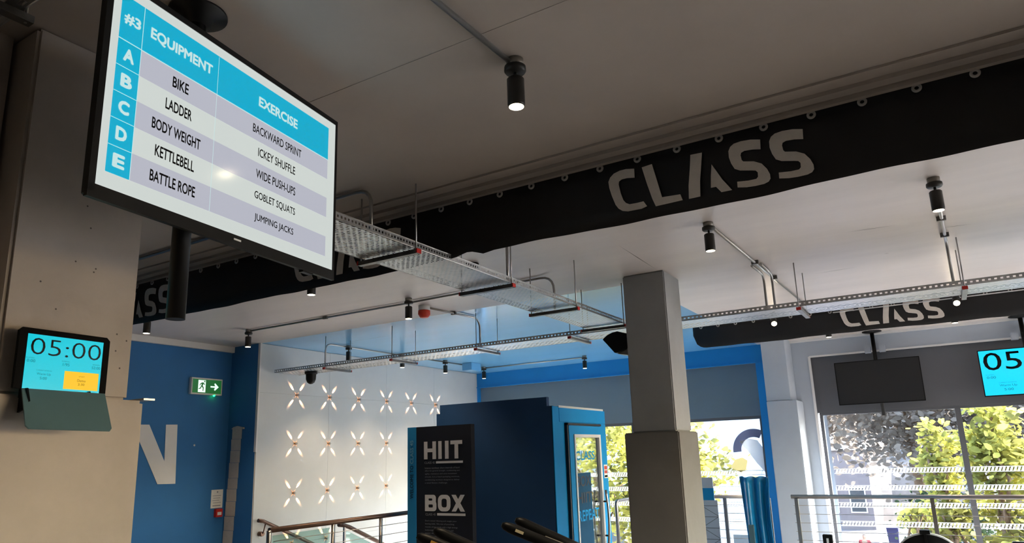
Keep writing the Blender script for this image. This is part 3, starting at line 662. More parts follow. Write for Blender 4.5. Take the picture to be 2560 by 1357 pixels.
for o_n in list(bpy.data.objects):
    if o_n.parent is None and o_n.name.split('.')[0] in ('exit_sign', 'fire_notice', 'call_point', 'wall_hook', 'wall_letter'):
        yy = o_n.location.y or {'wall_letter': 5.3, 'wall_hook': 5.88}[o_n.name.split('.')[0]]
        o_n.location += Vector((.10, -.0118*yy, 0))
st = thing('paper_strip', 'long beige folded paper strip hanging in the corner of the blue wall', 'paper strip', (-8.2, 6.31, 1.3))
zz = [2.07, 1.93, 1.78, 1.62, 1.42, 1.28, 1.12, .93, .75, .5, .3]
for i in range(10):
    xa, xb = -8.275-.057*(2.07-zz[i]), -8.275-.057*(2.07-zz[i+1])
    ya, yb = 6.300-(.004 if i % 2 else 0), 6.306
    q = MB(); w_ = .195
    q.add([(xa, ya, zz[i]), (xa+w_, ya, zz[i]), (xb+w_, yb, zz[i+1]+.003), (xb, yb, zz[i+1]+.003),
           (xa, ya+.003, zz[i]), (xa+w_, ya+.003, zz[i]), (xb+w_, yb+.003, zz[i+1]+.003), (xb, yb+.003, zz[i+1]+.003)],
          [(0, 1, 2, 3), (7, 6, 5, 4), (0, 4, 5, 1), (1, 5, 6, 2), (2, 6, 7, 3), (3, 7, 4, 0)])
    q.build('fold', M['paper_strip'], st)
MB().prism([(-8.285, 2.068), (-8.04, 2.06), (-8.04, 2.082), (-8.09, 2.088), (-8.17, 2.105), (-8.25, 2.092)], (0, 6.31, 0), X, Z, -Y, 0, .02).build('top_fold', M['paper_strip'], st)

# ------------------------------------------------------------ star wall lights
sl_g = 'small cross-beam lights on the white wall'
cols = [6.97, 7.60, 8.22, 8.875, 9.51, 10.19]
rown = ['top row', 'second row', 'third row', 'lowest row']
cn = ['nearest', 'second', 'third', 'fourth', 'fifth', 'last']
for r_i, z in enumerate((2.53, 1.857, 1.19, .53)):
    for c_i, y in enumerate(cols):
        if r_i > 0 and c_i > 3: continue
        if r_i == 3 and c_i > 1: continue
        t = thing('star_light', '%s cross-beam wall light from the blue wall in the %s on the white wall' % (cn[c_i], rown[r_i]), 'wall light', (-7.8, y, z), sl_g)
        MB().lathe((-7.8, y, z), (1, 0, 0), [(.001, .0), (.018, 0), (.018, .02), (.001, .02)], 12).build('base', M['gold'], t)
        MB().obox((-7.765, y, z), X*.014, (Y+Z)*.008, (Y-Z)*.008).build('body', M['steel'], t)
        for a in (50, 130, 230, 310):
            e_ = Vector((0, math.cos(R(a)), math.sin(R(a)))); q_ = Vector((0, -e_.z, e_.y)); c0 = Vector((-7.797, y, z))
            b = MB(); b.add([c0+e_*.019+q_*.004, c0+e_*.019-q_*.004, c0+e_*.062, c0+e_*.019+X*.012], [(0, 2, 1), (0, 3, 2), (1, 2, 3), (0, 1, 3)])  # glowing wedge added to fill the near end of the light streak
            b.build('streak_wedge', M['star_glow'], t, 'warm glowing wedge standing in for the light streak on the wall')
        for a in (50, 130, 230, 310):
            dv = Vector((-.32, math.cos(R(a)), math.sin(R(a)))).normalized()
            L = bpy.data.lights.new('star_beam', 'SPOT'); L.energy = 1.5; L.color = (1, .50, .26); L.spot_size = R(20); L.spot_blend = .6; L.shadow_soft_size = .003
            lo = bpy.data.objects.new('star_beam', L); COL.objects.link(lo); lo.parent = t
            p = Vector((.034, dv.y*.026, dv.z*.026)); lo.location = p; lo.rotation_euler = (-dv).to_track_quat('Z', 'Y').to_euler()

# ------------------------------------------------------------ blue booth with door
bt = thing('blue_booth', 'tall blue booth with dark blue front panel and glazed door', 'booth', (-3.9, 6.6, 0))
MB().box(-4.57, -3.2, 6.05, 7.22, 1.99, 2.03).build('roof', M['box_blue'], bt)
MB().box(-4.57, -4.52, 6.05, 7.22, 0, 1.99).build('side_wall', M['box_blue'], bt)
MB().box(-4.52, -3.2, 7.17, 7.22, 0, .12).box(-4.52, -3.2, 7.17, 7.22, 1.90, 1.99).box(-4.52, -4.46, 7.17, 7.22, .12, 1.90).box(-3.28, -3.2, 7.17, 7.22, .12, 1.90).build('end_frame', M['box_blue'], bt)
MB().box(-4.46, -3.28, 7.19, 7.198, .12, 1.90).build('end_pane', M['glass'], bt)
MB().box(-3.225, -3.2, 6.05, 6.262, 0, 1.99).box(-3.225, -3.2, 6.262, 7.17, 1.895, 1.99).box(-3.225, -3.2, 7.075, 7.17, 0, 1.895).build('door_wall', M['box_blue'], bt)
MB().prism([(-4.575, 0), (-4.575, 2.05), (-4.53, 2.05), (-4.53, 2.14), (-3.248, 2.14), (-3.248, 2.052), (-3.195, 2.052), (-3.195, 0)], (0, 6.0, 0), X, Z, Y, 0, .05).build('front_panel', M['navy'], bt)
sx = -3.2
MB().box(sx, sx+.012, 6.0, 6.13, 0, 2.05).build('corner_post', M['box_blue'], bt)
MB().box(sx, sx+.012, 6.14, 7.22, 1.905, 2.04).build('head_panel', M['box_blue'], bt)
MB().box(sx-.3, sx+.005, 6.15, 7.20, 2.04, 2.062).build('top_strip', M['white_pl'], bt)
MB().box(sx, sx+.012, 7.075, 7.22, 0, 1.90).build('side_post', M['box_blue'], bt)
MB().box(sx, sx+.03, 6.262, 6.285, 0, 1.895).box(sx, sx+.03, 6.262, 7.07, 1.875, 1.895).build('door_seal', M['sign_dark'], bt)
dr = MB(); dr.box(sx+.004, sx+.034, 6.29, 6.385, 0, 1.87); dr.box(sx+.004, sx+.034, 7.01, 7.07, 0, 1.87); dr.box(sx+.004, sx+.034, 6.385, 7.01, 1.785, 1.87); dr.box(sx+.004, sx+.034, 6.385, 7.01, 0, .2)
door = dr.build('door', M['box_blue'], bt)
fr = MB(); fr.box(sx+.0, sx+.045, 6.385, 6.41, .2, 1.785); fr.box(sx, sx+.045, 6.97, 7.01, .2, 1.785); fr.box(sx, sx+.045, 6.41, 6.97, 1.755, 1.785)
fr.build('glazing_frame', M['frame_white'], door)
MB().box(sx+.012, sx+.02, 6.41, 6.97, .2, 1.755).build('door_pane', M['glass'], door)
MB().box(sx+.0205, sx+.0215, 6.415, 6.76, .2, 1.405).build('film_panel', M['film_blue'], door, 'dusty blue film on the lower glass')
for (s, z, h, m_, w_) in (('CLASS', 1.575, .085, 'box_blue', .44), ('BOX.', 1.325, .10, 'sign_navy_text', .34), ('HIIT.', 1.165, .10, 'sign_navy_text', .36), ('REPEAT', .995, .10, 'box_blue', .48)):
    text('door_text', s, M[m_], (sx+.0225, 6.43, z), Y, Z, w_, h, door, bold=.02, ax=0)
for xo in (.075, -.05):
    hd = MB(); ps = bend([(sx+.022, 6.99, 1.17), (sx+xo, 6.99, 1.17), (sx+xo, 6.99, .70), (sx+.022, 6.99, .70)], .04)
    hd.tube([(sx+xo+(.02 if xo > 0 else -.02)*math.sin(PI*i/12), 6.99+.0, 1.215-.56*i/12) for i in range(13)], .013, 10)
    hd.build('handle', M['steel'], door, 'curved steel pull handle')
    MB().cyl((sx+.02, 6.99, 1.10), (sx+xo*1.1, 6.99, 1.10), .009, 8).cyl((sx+.02, 6.99, .76), (sx+xo*1.1, 6.99, .76), .009, 8).build('handle_stud', M['black_metal'], door)
no = MB().box(sx+.012, sx+.015, 7.115, 7.205, 1.33, 1.47).build('notice', M['paper'], bt, 'small notice with orange blocks')
MB().box(sx+.015, sx+.016, 7.125, 7.195, 1.42, 1.455).box(sx+.015, sx+.016, 7.125, 7.195, 1.38, 1.41).build('notice_print', M['orange'], no)
MB().box(sx+.015, sx+.016, 7.125, 7.195, 1.34, 1.36).build('notice_print', M['leaf_green'], no)

# ------------------------------------------------------------ class sign board
sg = thing('sign_board', 'dark navy information board headed HIIT and BOX in front of the booth', 'sign', (-4.25, 5.6, 0))
MB().box(-4.632, -3.862, 5.6, 5.66, 0, 1.905).build('board', M['sign_dark'], sg)
MB().box(-4.632, -4.525, 5.594, 5.60, 0, 1.905).build('side_band', M['sign_blue'], sg, 'mid blue edge band')
fy = 5.5985
def st_(s, x0, x1, z0, z1, m, bold=0): text('sign_text', s, M[m], ((x0+x1)/2, fy, (z0+z1)/2), X, Z, x1-x0, z1-z0, sg, bold=bold)
from math import tan
def sgx(px): return -4.632+(px-1020)*(.770/157)
def rrect(x0, x1, z0, z1, r, n=5):
    out = []
    for (cx, cz, a0) in ((x1-r, z1-r, 0), (x0+r, z1-r, 90), (x0+r, z0+r, 180), (x1-r, z0+r, 270)):
        for i in range(n+1): a = R(a0+90*i/n); out.append((cx+r*math.cos(a), cz+r*math.sin(a)))
    return out
def ring(b, outer, inner, y, d=.003):
    k = len(outer); vs = [(p[0], y, p[1]) for p in outer]+[(p[0], y, p[1]) for p in inner]+[(p[0], y-d, p[1]) for p in outer]+[(p[0], y-d, p[1]) for p in inner]
    fs = []
    for i in range(k):
        j = (i+1) % k; fs += [(i, j, k+j, k+i), (2*k+i, 3*k+i, 3*k+j, 2*k+j), (i, 2*k+i, 2*k+j, j), (k+i, k+j, 3*k+j, 3*k+i)]
    b.add(vs, fs)
def block(ch, x0, x1, z0, z1, w, m=None):
    b = MB(); y0, y1 = fy-.003, fy; zc = (z0+z1)/2
    if ch == 'H': b.box(x0, x0+w, y0, y1, z0, z1).box(x1-w, x1, y0, y1, z0, z1).box(x0+w, x1-w, y0, y1, zc-w*.42, zc+w*.42)
    if ch == 'I': b.box(x0, x1, y0, y1, z0, z1)
    if ch == 'T': b.box(x0, x1, y0, y1, z1-w*.85, z1).box((x0+x1-w)/2, (x0+x1+w)/2, y0, y1, z0, z1-w*.85)
    if ch == 'O': ring(b, rrect(x0, x1, z0, z1, w*1.25), rrect(x0+w, x1-w, z0+w*.85, z1-w*.85, w*.5), fy)
    if ch == 'B':
        zm = zc+.004
        b.box(x0, x0+w, y0-.0006, y1, z0, z1)
        for (za, zb, xe) in ((z0, zm+w*.38, x1), (zm-w*.38, z1, x1-.006)):
            ring(b, rrect(x0, xe, za, zb, w*.75), rrect(x0+w, xe-w, za+w*.8, zb-w*.8, w*.2), fy-(.0003 if za > z0 else 0))
    if ch == 'X':
        c_ = ((x0+x1)/2, zc)
        b.prism([(x0, z0), (x0+w*1.15, z0), (x1, z1), (x1-w*1.15, z1)], (0, fy, 0), X, Z, -Y, 0, .003)
        b.prism([(x1-w*1.15, z0), (x1, z0), (x0+w*1.15, z1), (x0, z1)], (0, fy, 0), X, Z, -Y, .0004, .0034)
    b.build('letter_'+ch, M['sign_text'], sg)
for ch, a0, a1, h0, h1 in (('H', 1062, 1092, 1.588, 1.758), ('I', 1098, 1106, 1.588, 1.758), ('I', 1114.5, 1123, 1.588, 1.758), ('T', 1128, 1156, 1.588, 1.758),
                          ('B', 1064, 1092, 1.100, 1.252), ('O', 1096, 1126, 1.100, 1.252), ('X', 1129, 1160, 1.100, 1.252)):
    block(ch, sgx(a0), sgx(a1), h0, h1, .042)
MB().box(sgx(1092), sgx(1157), fy-.003, fy, 1.546, 1.567).build('underline', M['sign_text'], sg)
MB().box(sgx(1094), sgx(1161), fy-.003, fy, 1.061, 1.083).build('underline', M['sign_text'], sg)
st_('CLASS 45', sgx(1063), sgx(1089), 1.545, 1.566, 'sign_small', .01)
st_('CLASS 45', sgx(1065), sgx(1090), 1.060, 1.081, 'sign_small', .01)
rl = random.Random(4)
def gib(n):
    s = ''
    return s
para1 = ['Intense workout: short intervals of hard', 'effort for general strength, conditioning and', 'agility, resistance and core movement', 'circuits. It is a heart-pumping workout,', 'conditioning workout designed to deliver', 'a total fitness challenge.']
para2 = ['Don\'t sweat! Gloving and weight your', 'boxing skills. We mix of punching', 'rounds of bag work with a high energy', 'bodyweight workout, strength and', 'power, conditioning every round in', 'a fast and pumping,', 'full workout.']
for (ls, z0) in ((para1, 1.505), (para2, 1.010)):
    for i, s in enumerate(ls):
        wd = .405*min(1, len(s)/40)+.01
        text('sign_small_text', s, M['sign_small'], (sgx(1064), fy, z0-.0285*i), X, Z, wd, .016, sg, ax=0, bold=.0)
text('sign_side_text', 'WELCOME TO', M['sign_navy_text'], (-4.578, 5.5925, 1.373), Z, -X, .314, .040, sg, bold=.012)
text('sign_side_text', 'CLASS 45', M['sign_pale_text'], (-4.578, 5.5925, 1.663), Z, -X, .225, .040, sg, bold=.012)

# ------------------------------------------------------------ stair balustrade (left)
rl_ = thing('balustrade', 'stainless balustrade with wires around the stairwell by the white wall', 'balustrade', (-5.4, 6, 0))
MB().tube([(-5.42, 4.58, 1.0), (-5.30, 9.3, 1.0)], .024, 14).build('top_rail', M['bronze'], rl_)
MB().tube([(-5.42, 4.58, 1.0), (-5.42, 4.58, .97), (-5.42, 4.58, 0)], .024, 12).build('post', M['steel'], rl_)
for y in (5.36, 6.05, 6.9, 7.9, 8.9):
    xx = -5.42+.12*(y-4.58)/4.72
    MB().cyl((xx, y, 0), (xx, y, .985), .02, 12).build('post', M['steel'], rl_)
for k in range(6):
    MB().tube([(-5.42+.02, 5.36-.74 if k else 5.36-.74, .90-.1*k-.0), (-5.30, 9.3, .90-.1*k)], .0035, 6).build('wire', M['steel'], rl_)
MB().box(-5.425, -5.415, 4.62, 5.33, .08, .95).build('glass_panel', M['glass_green'], rl_, 'clear glass infill panel')
h1 = thing('stair_handrail', 'brown steel handrail fixed to the white wall going down the stairs', 'handrail', (-7.7, 6.4, .87))
sl = -.44
MB().tube([(-7.72, 6.34, .885), (-7.72, 6.42, .87), (-7.72, 7.0, .615), (-7.72, 8.6, .615+sl*1.6)], .024, 12).build('rail', M['bronze'], h1)
MB().cyl((-7.80, 6.43, .71), (-7.73, 6.43, .71), .03, 12).tube([(-7.74, 6.43, .71), (-7.72, 6.43, .73), (-7.72, 6.46, .84)], .008, 6).build('wall_bracket', M['bronze'], h1)
h2 = thing('stair_handrail', 'brown steel stair handrail carried on a greenish glass panel', 'handrail', (-6.2, 6.3, .9))
hx = -6.2
MB().tube([(hx, 6.24, .875), (hx, 6.33, .86), (hx, 6.42, .83), (hx, 8.4, .83+sl*1.98)], .024, 12).build('rail', M['bronze'], h2)
MB().prism([(6.36, .80), (8.4, .80+sl*2.04), (8.4, -.9+.1), (6.36, .02)], (hx-.005, 0, 0), Y, Z, X, 0, .01).build('glass_panel', M['glass_green'], h2)
MB().box(hx-.012, hx+.012, 6.325, 6.35, 0, .84).build('post', M['steel'], h2)
stp = bpy.data.objects.new('staircase', None); COL.objects.link(stp); struct(stp)
for k in range(14):
    MB().box(-7.79, hx-.02, 6.2+.29*k, 6.2+.29*(k+1)+.02, -.19*(k+1)-.12, -.19*(k+1)).build('step', M['floor'], stp)

# ------------------------------------------------------------ window balustrade (right)
r2 = thing('balustrade', 'stainless balustrade with thin wires in front of the right windows', 'balustrade', (-.5, 9.3, 0))
MB().tube([(-1.72, 9.32, 1.0), (4.8, 9.30, 1.0)], .025, 14).build('top_rail', M['steel'], r2)
for x in (-1.66, -.235, 1.2, 2.6):
    MB().box(x-.02, x+.02, 9.285, 9.325, 0, .98).build('post', M['steel'], r2)
for k in range(8):
    MB().tube([(-1.7, 9.305, .90-.1*k), (4.8, 9.305, .90-.1*k)], .0035, 6).build('wire', M['steel'], r2)
r3 = thing('balustrade', 'stainless balustrade with wires between the columns at the left windows', 'balustrade', (-2.9, 9.3, 0))
MB().tube(bend([(-3.64, 8.44, .0), (-3.64, 8.44, 1.0), (-3.64, 9.3, 1.0), (-1.98, 9.3, 1.0)], .04), .022, 12).build('top_rail', M['steel'], r3)
for x in (-2.52, -1.98):
    MB().box(x-.02, x+.02, 9.285, 9.32, 0, .985).build('post', M['frame_dark'], r3)
for k in range(8):
    MB().tube([(-3.64, 9.3, .90-.1*k), (-1.98, 9.3, .90-.1*k)], .0035, 6).build('wire', M['steel'], r3)

# ------------------------------------------------------------ far screens
def far_tv(x0, x1, label, on):
    t = thing('hanging_screen', label, 'television', ((x0+x1)/2, 11.3, 2.1))
    y = 11.3
    MB().box(x0, x1, y, y+.03, 2.155, 2.775).build('bezel', M['black_pl'], t, bevel=.003)
    xc = (x0+x1)/2
    MB().box(x0+.012, x1-.012, y-.002, y, 2.17, 2.763).build('screen', M['screen_cyan2'] if on else M['screen_off'], t)
    MB().cyl((xc, y+.09, 1.985), (xc, y+.09, CZ-.02), .027, 16).build('pole', M['black_metal'], t)
    MB().box(xc-.12, xc+.12, y+.03, y+.07, 2.35, 2.6).build('mount_bracket', M['black_metal'], t)
    MB().lathe((xc, y+.09, CZ), (0, 0, -1), [(.001, 0), (.13, 0), (.13, .012), (.03, .03), (.001, .03)], 24).build('ceiling_flange', M['black_metal'], t)
    for q_ in (-.13, .06): MB().box(xc+q_, xc+q_+.08, y+.12, y+.24, 2.90, 2.985).build('wall_clip', M['grey_paint'], t)
    return t
far_tv(-1.27, -.17, 'switched-off dark screen on a pole in front of the right window wall', False)
T3 = far_tv(.51, 1.61, 'lit cyan timer screen cut by the right frame edge', True)
def t3(s, x, z, w, h, m, bold=0): text('screen_text', s, m, (x, 11.2975, z), X, Z, w, h, T3, bold=bold)
t3('05:00', 1.06, 2.615, 1.0, .235, M['screen_black'], 0)
t3('0:00', .62, 2.405, .10, .032, M['screen_teal']); t3('ELAPSED', .61, 2.44, .09, .010, M['screen_teal'])
t3('CURRENT INTERVAL', .79, 2.33, .2, .010, M['screen_teal']); t3('Warm Up', .79, 2.29, .19, .034, M['screen_teal']); t3('5:00', .79, 2.24, .10, .03, M['screen_teal'])

# ------------------------------------------------------------ twin-beam machines
def machine(dx, dy, dz, label, lab):
    t = thing('training_machine', label, 'gym machine', (-1.17+dx, 2.5+dy, 0))
    o = Vector((dx, dy, dz))
    p0, p1 = Vector((-1.451, 2.314, 1.345))+o, Vector((-1.17, 2.52, 1.195))+o
    d = (p1-p0).normalized(); side = Vector((-.25, 1.0, .05)).normalized()
    for k, off in enumerate((0, .085)):
        q0, q1 = p0+side*off+(Vector((.03, 0, .006)) if k else Vector()), p1+side*off
        n = 8; pts = [q0+d*(-.012), q0, q0+d*.02]+[q0+(q1-q0)*f for f in (.1, .5, 1)]
        MB().tube(pts, [.008, .015, .0185, .0195, .0195, .0195], 16).build('padded_beam', M['black_pl'], t)
    MB().obox(p0+d*.06+Vector((.009, -.017, .002)), d*.016, d.cross(Vector((.5, -.86, 0))).normalized()*.005, Vector((.5, -.86, 0))*.002).build('grip_label', M[lab], t, 'small pale label on the beam tip')
    MB().obox(p0+d*.20+side*.042, d*.05, side*.028, Z*.010).build('bracket', M['junction'], t, 'grey plate between the beams')
    ft = p1+d*.0+side*.042
    MB().cyl((ft.x, ft.y, .06), (ft.x, ft.y, ft.z-.02), .035, 16).build('upright', M['black_metal'], t)
    MB().box(ft.x-.08, ft.x+.08, ft.y-.45, ft.y+.10, 0, .06).build('base_frame', M['black_metal'], t)
    return t
machine(0, 0, 0, 'black twin-beam gym machine with pale label in front of the blue booth', 'label')
machine(-.165, -.295, -.012, 'black twin-beam gym machine with amber label in front of the sign board', 'orange_label')

# round fan cage at the lower right
fb = thing('fan_bike', 'black round fan bike cage in front of the right balustrade', 'exercise bike', (-.28, 7.5, 0))
fc = Vector((-.28, 7.5, .52)); rad = .29
MB().lathe(fc+Vector((0, -.03, 0)), (0, 1, 0), [(rad-.012, 0), (rad, .0), (rad, .06), (rad-.012, .06), (rad-.012, 0)], 40).build('rim', M['white_pl'], fb, 'pale outer rim')
b = MB()
for k in range(12):
    a0 = 2*PI*(k-.32)/12; a1 = 2*PI*(k+.32)/12
    def q(r_, a): return (r_*math.sin(a), r_*math.cos(a))
    b.prism([q(.07, a0), q(.18, a0-.06), q(.18, a1+.06), q(.07, a1)], fc+Vector((0, -.025, 0)), X, Z, Y, 0, .02)
b.build('spoke', M['black_pl'], fb)
MB().lathe(fc+Vector((0, -.035, 0)), (0, 1, 0), [(.178, 0), (rad-.012, 0), (rad-.012, .05), (.178, .05), (.178, 0)], 40).build('fan_shroud', M['black_pl'], fb)
MB().lathe(fc+Vector((0, -.04, 0)), (0, 1, 0), [(.001, 0), (.08, 0), (.08, .05), (.001, .05)], 24).build('hub', M['black_pl'], fb)
MB().box(-.325, -.245, 7.46, 7.54, .80, .835).box(-.295, -.275, 7.455, 7.47, .66, .80).build('clamp', M['black_metal'], fb)
MB().box(-.33, -.23, 7.44, 7.56, .0, .08).box(-.30, -.26, 7.47, 7.53, .08, .26).box(-.6, .04, 7.42, 7.58, 0, .05).build('base_frame', M['black_metal'], fb)
for (x, y, h, lb) in ((-1.30, 8.9, .62, 'black upright post standing left behind the right balustrade'), (.42, 8.0, .70, 'black upright post at the lower right frame edge')):
    t = thing('equipment_post', lb, 'equipment post', (x, y, 0))
    MB().box(x-.05, x+.05, y-.03, y+.03, 0, h).build('post', M['black_pl'], t, bevel=.006)
    MB().box(x-.012, x+.012, y-.033, y-.03, h-.14, h-.04).build('slot', M['white_pl'], t)
    MB().box(x-.15, x+.15, y-.12, y+.12, 0, .03).build('foot', M['black_metal'], t)

# ------------------------------------------------------------ blue vinyl roll and patterned stand
bg_ = thing('vinyl_banner', 'glossy blue vinyl banner draped upright behind the balustrade', 'banner', (-2.02, 8.85, 0))
b = MB(); n = 36; rows = 14; vs = []
for j in range(rows+1):
    f = j/rows; z = 1.262*(1-f)
    wl_, wr_ = -2.195+.10*f*.55, -1.835-.02*math.sin(PI*min(1, f*1.4))-.02*f
    for i in range(n+1):
        s_ = i/n; x = wl_+(wr_-wl_)*s_
        yy = 8.80+.035*math.sin(s_*PI*5.2+.5+f*.8)+.02*math.sin(s_*11+f*5)*f + .015*math.cos(9*s_)
        vs.append((x, yy, z+(.006*math.sin(s_*20) if j == 0 else 0)))
fs = [(j*(n+1)+i, j*(n+1)+i+1, (j+1)*(n+1)+i+1, (j+1)*(n+1)+i) for j in range(rows) for i in range(n)]
b.add(vs, fs, True); so = b.build('sheet', M['vinyl_blue'], bg_, fix=False); md = so.modifiers.new('s', 'SOLIDIFY'); md.thickness = .004
MB().box(-2.12, -2.06, 8.72, 8.76, 0, .72).build('corner_tab', M['holder'], bg_)
MB().cyl((-2.0, 8.93, 0), (-2.0, 8.93, 1.2), .012, 8).box(-2.25, -1.75, 8.85, 9.0, 0, .02).build('stand', M['black_metal'], bg_)
ps = thing('roller_banner', 'narrow grey and blue patterned roller banner beside the centre column', 'banner', (-2.6, 8.9, 0))
MB().box(-2.70, -2.535, 8.88, 8.90, 1.13, 1.255).build('top_panel', M['grey_paint'], ps)
MB().box(-2.70, -2.535, 8.88, 8.90, .985, 1.13).build('blue_panel', M['vinyl_blue'], ps)
MB().box(-2.70, -2.50, 8.88, 8.90, 0.02, .985).build('patterned_panel', M['grey_paint'], ps)
b = MB()
for k in range(7): b.obox((-2.60, 8.879, .92-.13*k), X*.10, Y*.0006, Z*.003); b.obox((-2.60, 8.879, .86-.13*k), (X*.10+Z*.06*(1 if k % 2 else -1)), Y*.0006, Z*.003)
b.build('pattern_lines', M['frame_dark'], ps)
MB().box(-2.75, -2.45, 8.82, 8.96, 0, .03).build('foot', M['black_metal'], ps)

# window decal: curved vinyl graphic on the left window glass
dcl = thing('window_decal', 'large white and grey curved vinyl graphic on the left window', 'window decal', (-2.7, FY+.10, 1.6))
def arc(cx, cz, r0_, r1_, a0, a1, n=24):
    return [(cx+r1_*math.cos(R(a0+(a1-a0)*i/n)), cz+r1_*math.sin(R(a0+(a1-a0)*i/n))) for i in range(n+1)]+[(cx+r0_*math.cos(R(a1+(a0-a1)*i/n)), cz+r0_*math.sin(R(a1+(a0-a1)*i/n))) for i in range(n+1)]
dy = FY+.108
MB().prism(arc(-2.62, 1.56, .20, .33, 62, 185), (0, dy, 0), X, Z, Y, 0, .002).build('grey_arc', M['film_grey'], dcl)
MB().prism([(-2.84, 1.70), (-2.70, 1.74), (-2.56, 1.71), (-2.49, 1.60), (-2.49, 1.22), (-2.60, 1.36), (-2.72, 1.55)], (0, dy-.003, 0), X, Z, Y, 0, .002).build('white_leaf', M['decal_white'], dcl)
MB().prism([(-3.02, 1.30), (-2.93, 1.42), (-2.82, 1.45), (-2.74, 1.40), (-2.78, 1.26), (-2.86, 1.22)], (0, dy-.003, 0), X, Z, Y, 0, .002).build('cream_leaf', M['film_cream'], dcl)

# ------------------------------------------------------------ outside
GZ = -4.2
gr = MB().box(-60, 60, 12.2, 140, GZ-.3, GZ).build('ground', M['pave']); gr['kind'] = 'structure'
rd = struct(MB().box(-60, 60, 26, 33, GZ-.02, GZ+.012).box(-4.6, 3.2, 12.3, 100, GZ-.02, GZ+.010).build('street', M['asphalt']))
rm = MB()
for k in range(14): rm.box(-.8, -.62, 15+5*k, 17.4+5*k, GZ+.01, GZ+.014)
rm.box(-4.3, -4.15, 14, 90, GZ+.01, GZ+.014); rm.box(2.8, 2.92, 14, 90, GZ+.01, GZ+.014)
for k in range(4): rm.box(-3.4+.7*k, -3.2+.7*k, 19, 21.5, GZ+.01, GZ+.014)
rm.box(-3.6, -.9, 22.2, 22.5, GZ+.01, GZ+.014)
struct(rm.build('road_marking', M['road_paint']))
hb = MB(); nx_, ny_ = 60, 8; vs = []
rh = random.Random(9)
for j in range(ny_+1):
    for i in range(nx_+1):
        x = -30+110*i/nx_; env = min(1, max(0, (x+24)/8)); vs.append((x, 62+2.2*j+rh.uniform(-.6, .6), GZ-.1+(j/ny_)*(13*env+1)*(1+.10*math.sin(x*.5)+.06*math.sin(x*1.7))+rh.uniform(-.4, .4)*(j > 0)))
hb.add(vs, [(j*(nx_+1)+i, j*(nx_+1)+i+1, (j+1)*(nx_+1)+i+1, (j+1)*(nx_+1)+i) for j in range(ny_) for i in range(nx_)])
struct(hb.build('hillside', M['hill'], fix=False))
def building(label, x0, x1, y0, y1, z1, m, rows, cols_, side=None, pitch=None):
    t = thing('building', label, 'building', ((x0+x1)/2, (y0+y1)/2, GZ))
    MB().box(x0, x1, y0, y1, GZ, z1).build('wall', m, t)
    MB().box(x0-.15, x1+.15, y0-.15, y1+.15, z1, z1+.3).build('parapet', M['white_paint'], t)
    for j in range(rows):
        for i in range(cols_):
            xa = x0+(x1-x0)*(i+.25)/cols_; xb = x0+(x1-x0)*(i+.75)/cols_; za = GZ+1.2+3.1*j
            if za+1.6 > z1: continue
            f = MB().box(xa-.08, xb+.08, y0-.06, y0, za-.08, za+1.68).build('window', M['frame_white'], t)
            MB().box(xa, xb, y0-.07, y0-.05, za, za+1.6).build('pane', M['dark_glass'], f)
    return t
building('pale blue-grey rendered building across the street behind the left windows', -16, -4.9, 26.5, 38, 8.5, M['facade'], 1, 4)
building('pinkish low building at the far end of the street', -14, -5.0, 56, 64, 1.2, M['facade2'], 1, 5)
building('long dark roofed building behind the trees at right', 4, 30, 44, 56, 1.5, M['facade2'], 1, 8)

def leaves(rnd, centres, count, spread, size):
    vs = []; fs = []
    for _ in range(count):
        c_ = rnd.choice(centres); p = Vector(c_)+Vector((rnd.gauss(0, spread), rnd.gauss(0, spread), rnd.gauss(0, spread*.8)))
        a = Vector((rnd.uniform(-1, 1), rnd.uniform(-1, 1), rnd.uniform(-.6, .6))).normalized()
        b_ = a.cross(Vector((rnd.uniform(-1, 1), rnd.uniform(-1, 1), rnd.uniform(-1, 1)))).normalized(); s_ = size*rnd.uniform(.6, 1.3)
        k = len(vs); vs += [tuple(p-a*s_), tuple(p-a*s_*.3+b_*s_*.55), tuple(p+a*s_*.4+b_*s_*.45), tuple(p+a*s_), tuple(p+a*s_*.4-b_*s_*.45), tuple(p-a*s_*.3-b_*s_*.55)]
        fs.append((k, k+1, k+2, k+3, k+4, k+5))
    return vs, fs
def tree(label, x, y, h, cr, nl, lsize, lm, seed, trunk=.14, cz=None, spread=.3, ncl=30, cat='tree', name='tree', rz=1.0):
    rnd = random.Random(seed); t = thing(name, label, cat, (x, y, GZ)); top = GZ+h
    cz = cz if cz is not None else top-cr*rz*.9
    pts = [Vector((x, y, GZ-.05)), Vector((x+.1, y, GZ+h*.25)), Vector((x-.05, y+.1, GZ+h*.5)), Vector((x+.05, y, top-cr*rz*.4))]
    MB().tube(pts, [trunk, trunk*.8, trunk*.6, trunk*.2], 10).build('trunk', M['bark'], t)
    cen = []
    for i in range(ncl):
        d = Vector((rnd.gauss(0, 1), rnd.gauss(0, 1), rnd.gauss(0, 1))).normalized()*cr*rnd.uniform(.35, 1)
        cen.append(Vector((x, y, cz))+Vector((d.x, d.y, d.z*rz)))
    for i in range(min(12, ncl)):
        e = cen[i]; s0 = Vector((x, y, max(GZ+h*.3, e.z-rnd.uniform(.5, 1.6)))); mid = (s0+e)/2+Vector((rnd.uniform(-.2, .2), rnd.uniform(-.2, .2), .15))
        MB().tube([s0, mid, e], [trunk*.35, trunk*.22, .015], 6).build('branch', M['bark'], t)
    vs, fs = leaves(rnd, cen, nl, spread, lsize); b = MB(); b.add(vs, fs)
    stuff(b.build('foliage', lm, t, fix=False)); return t
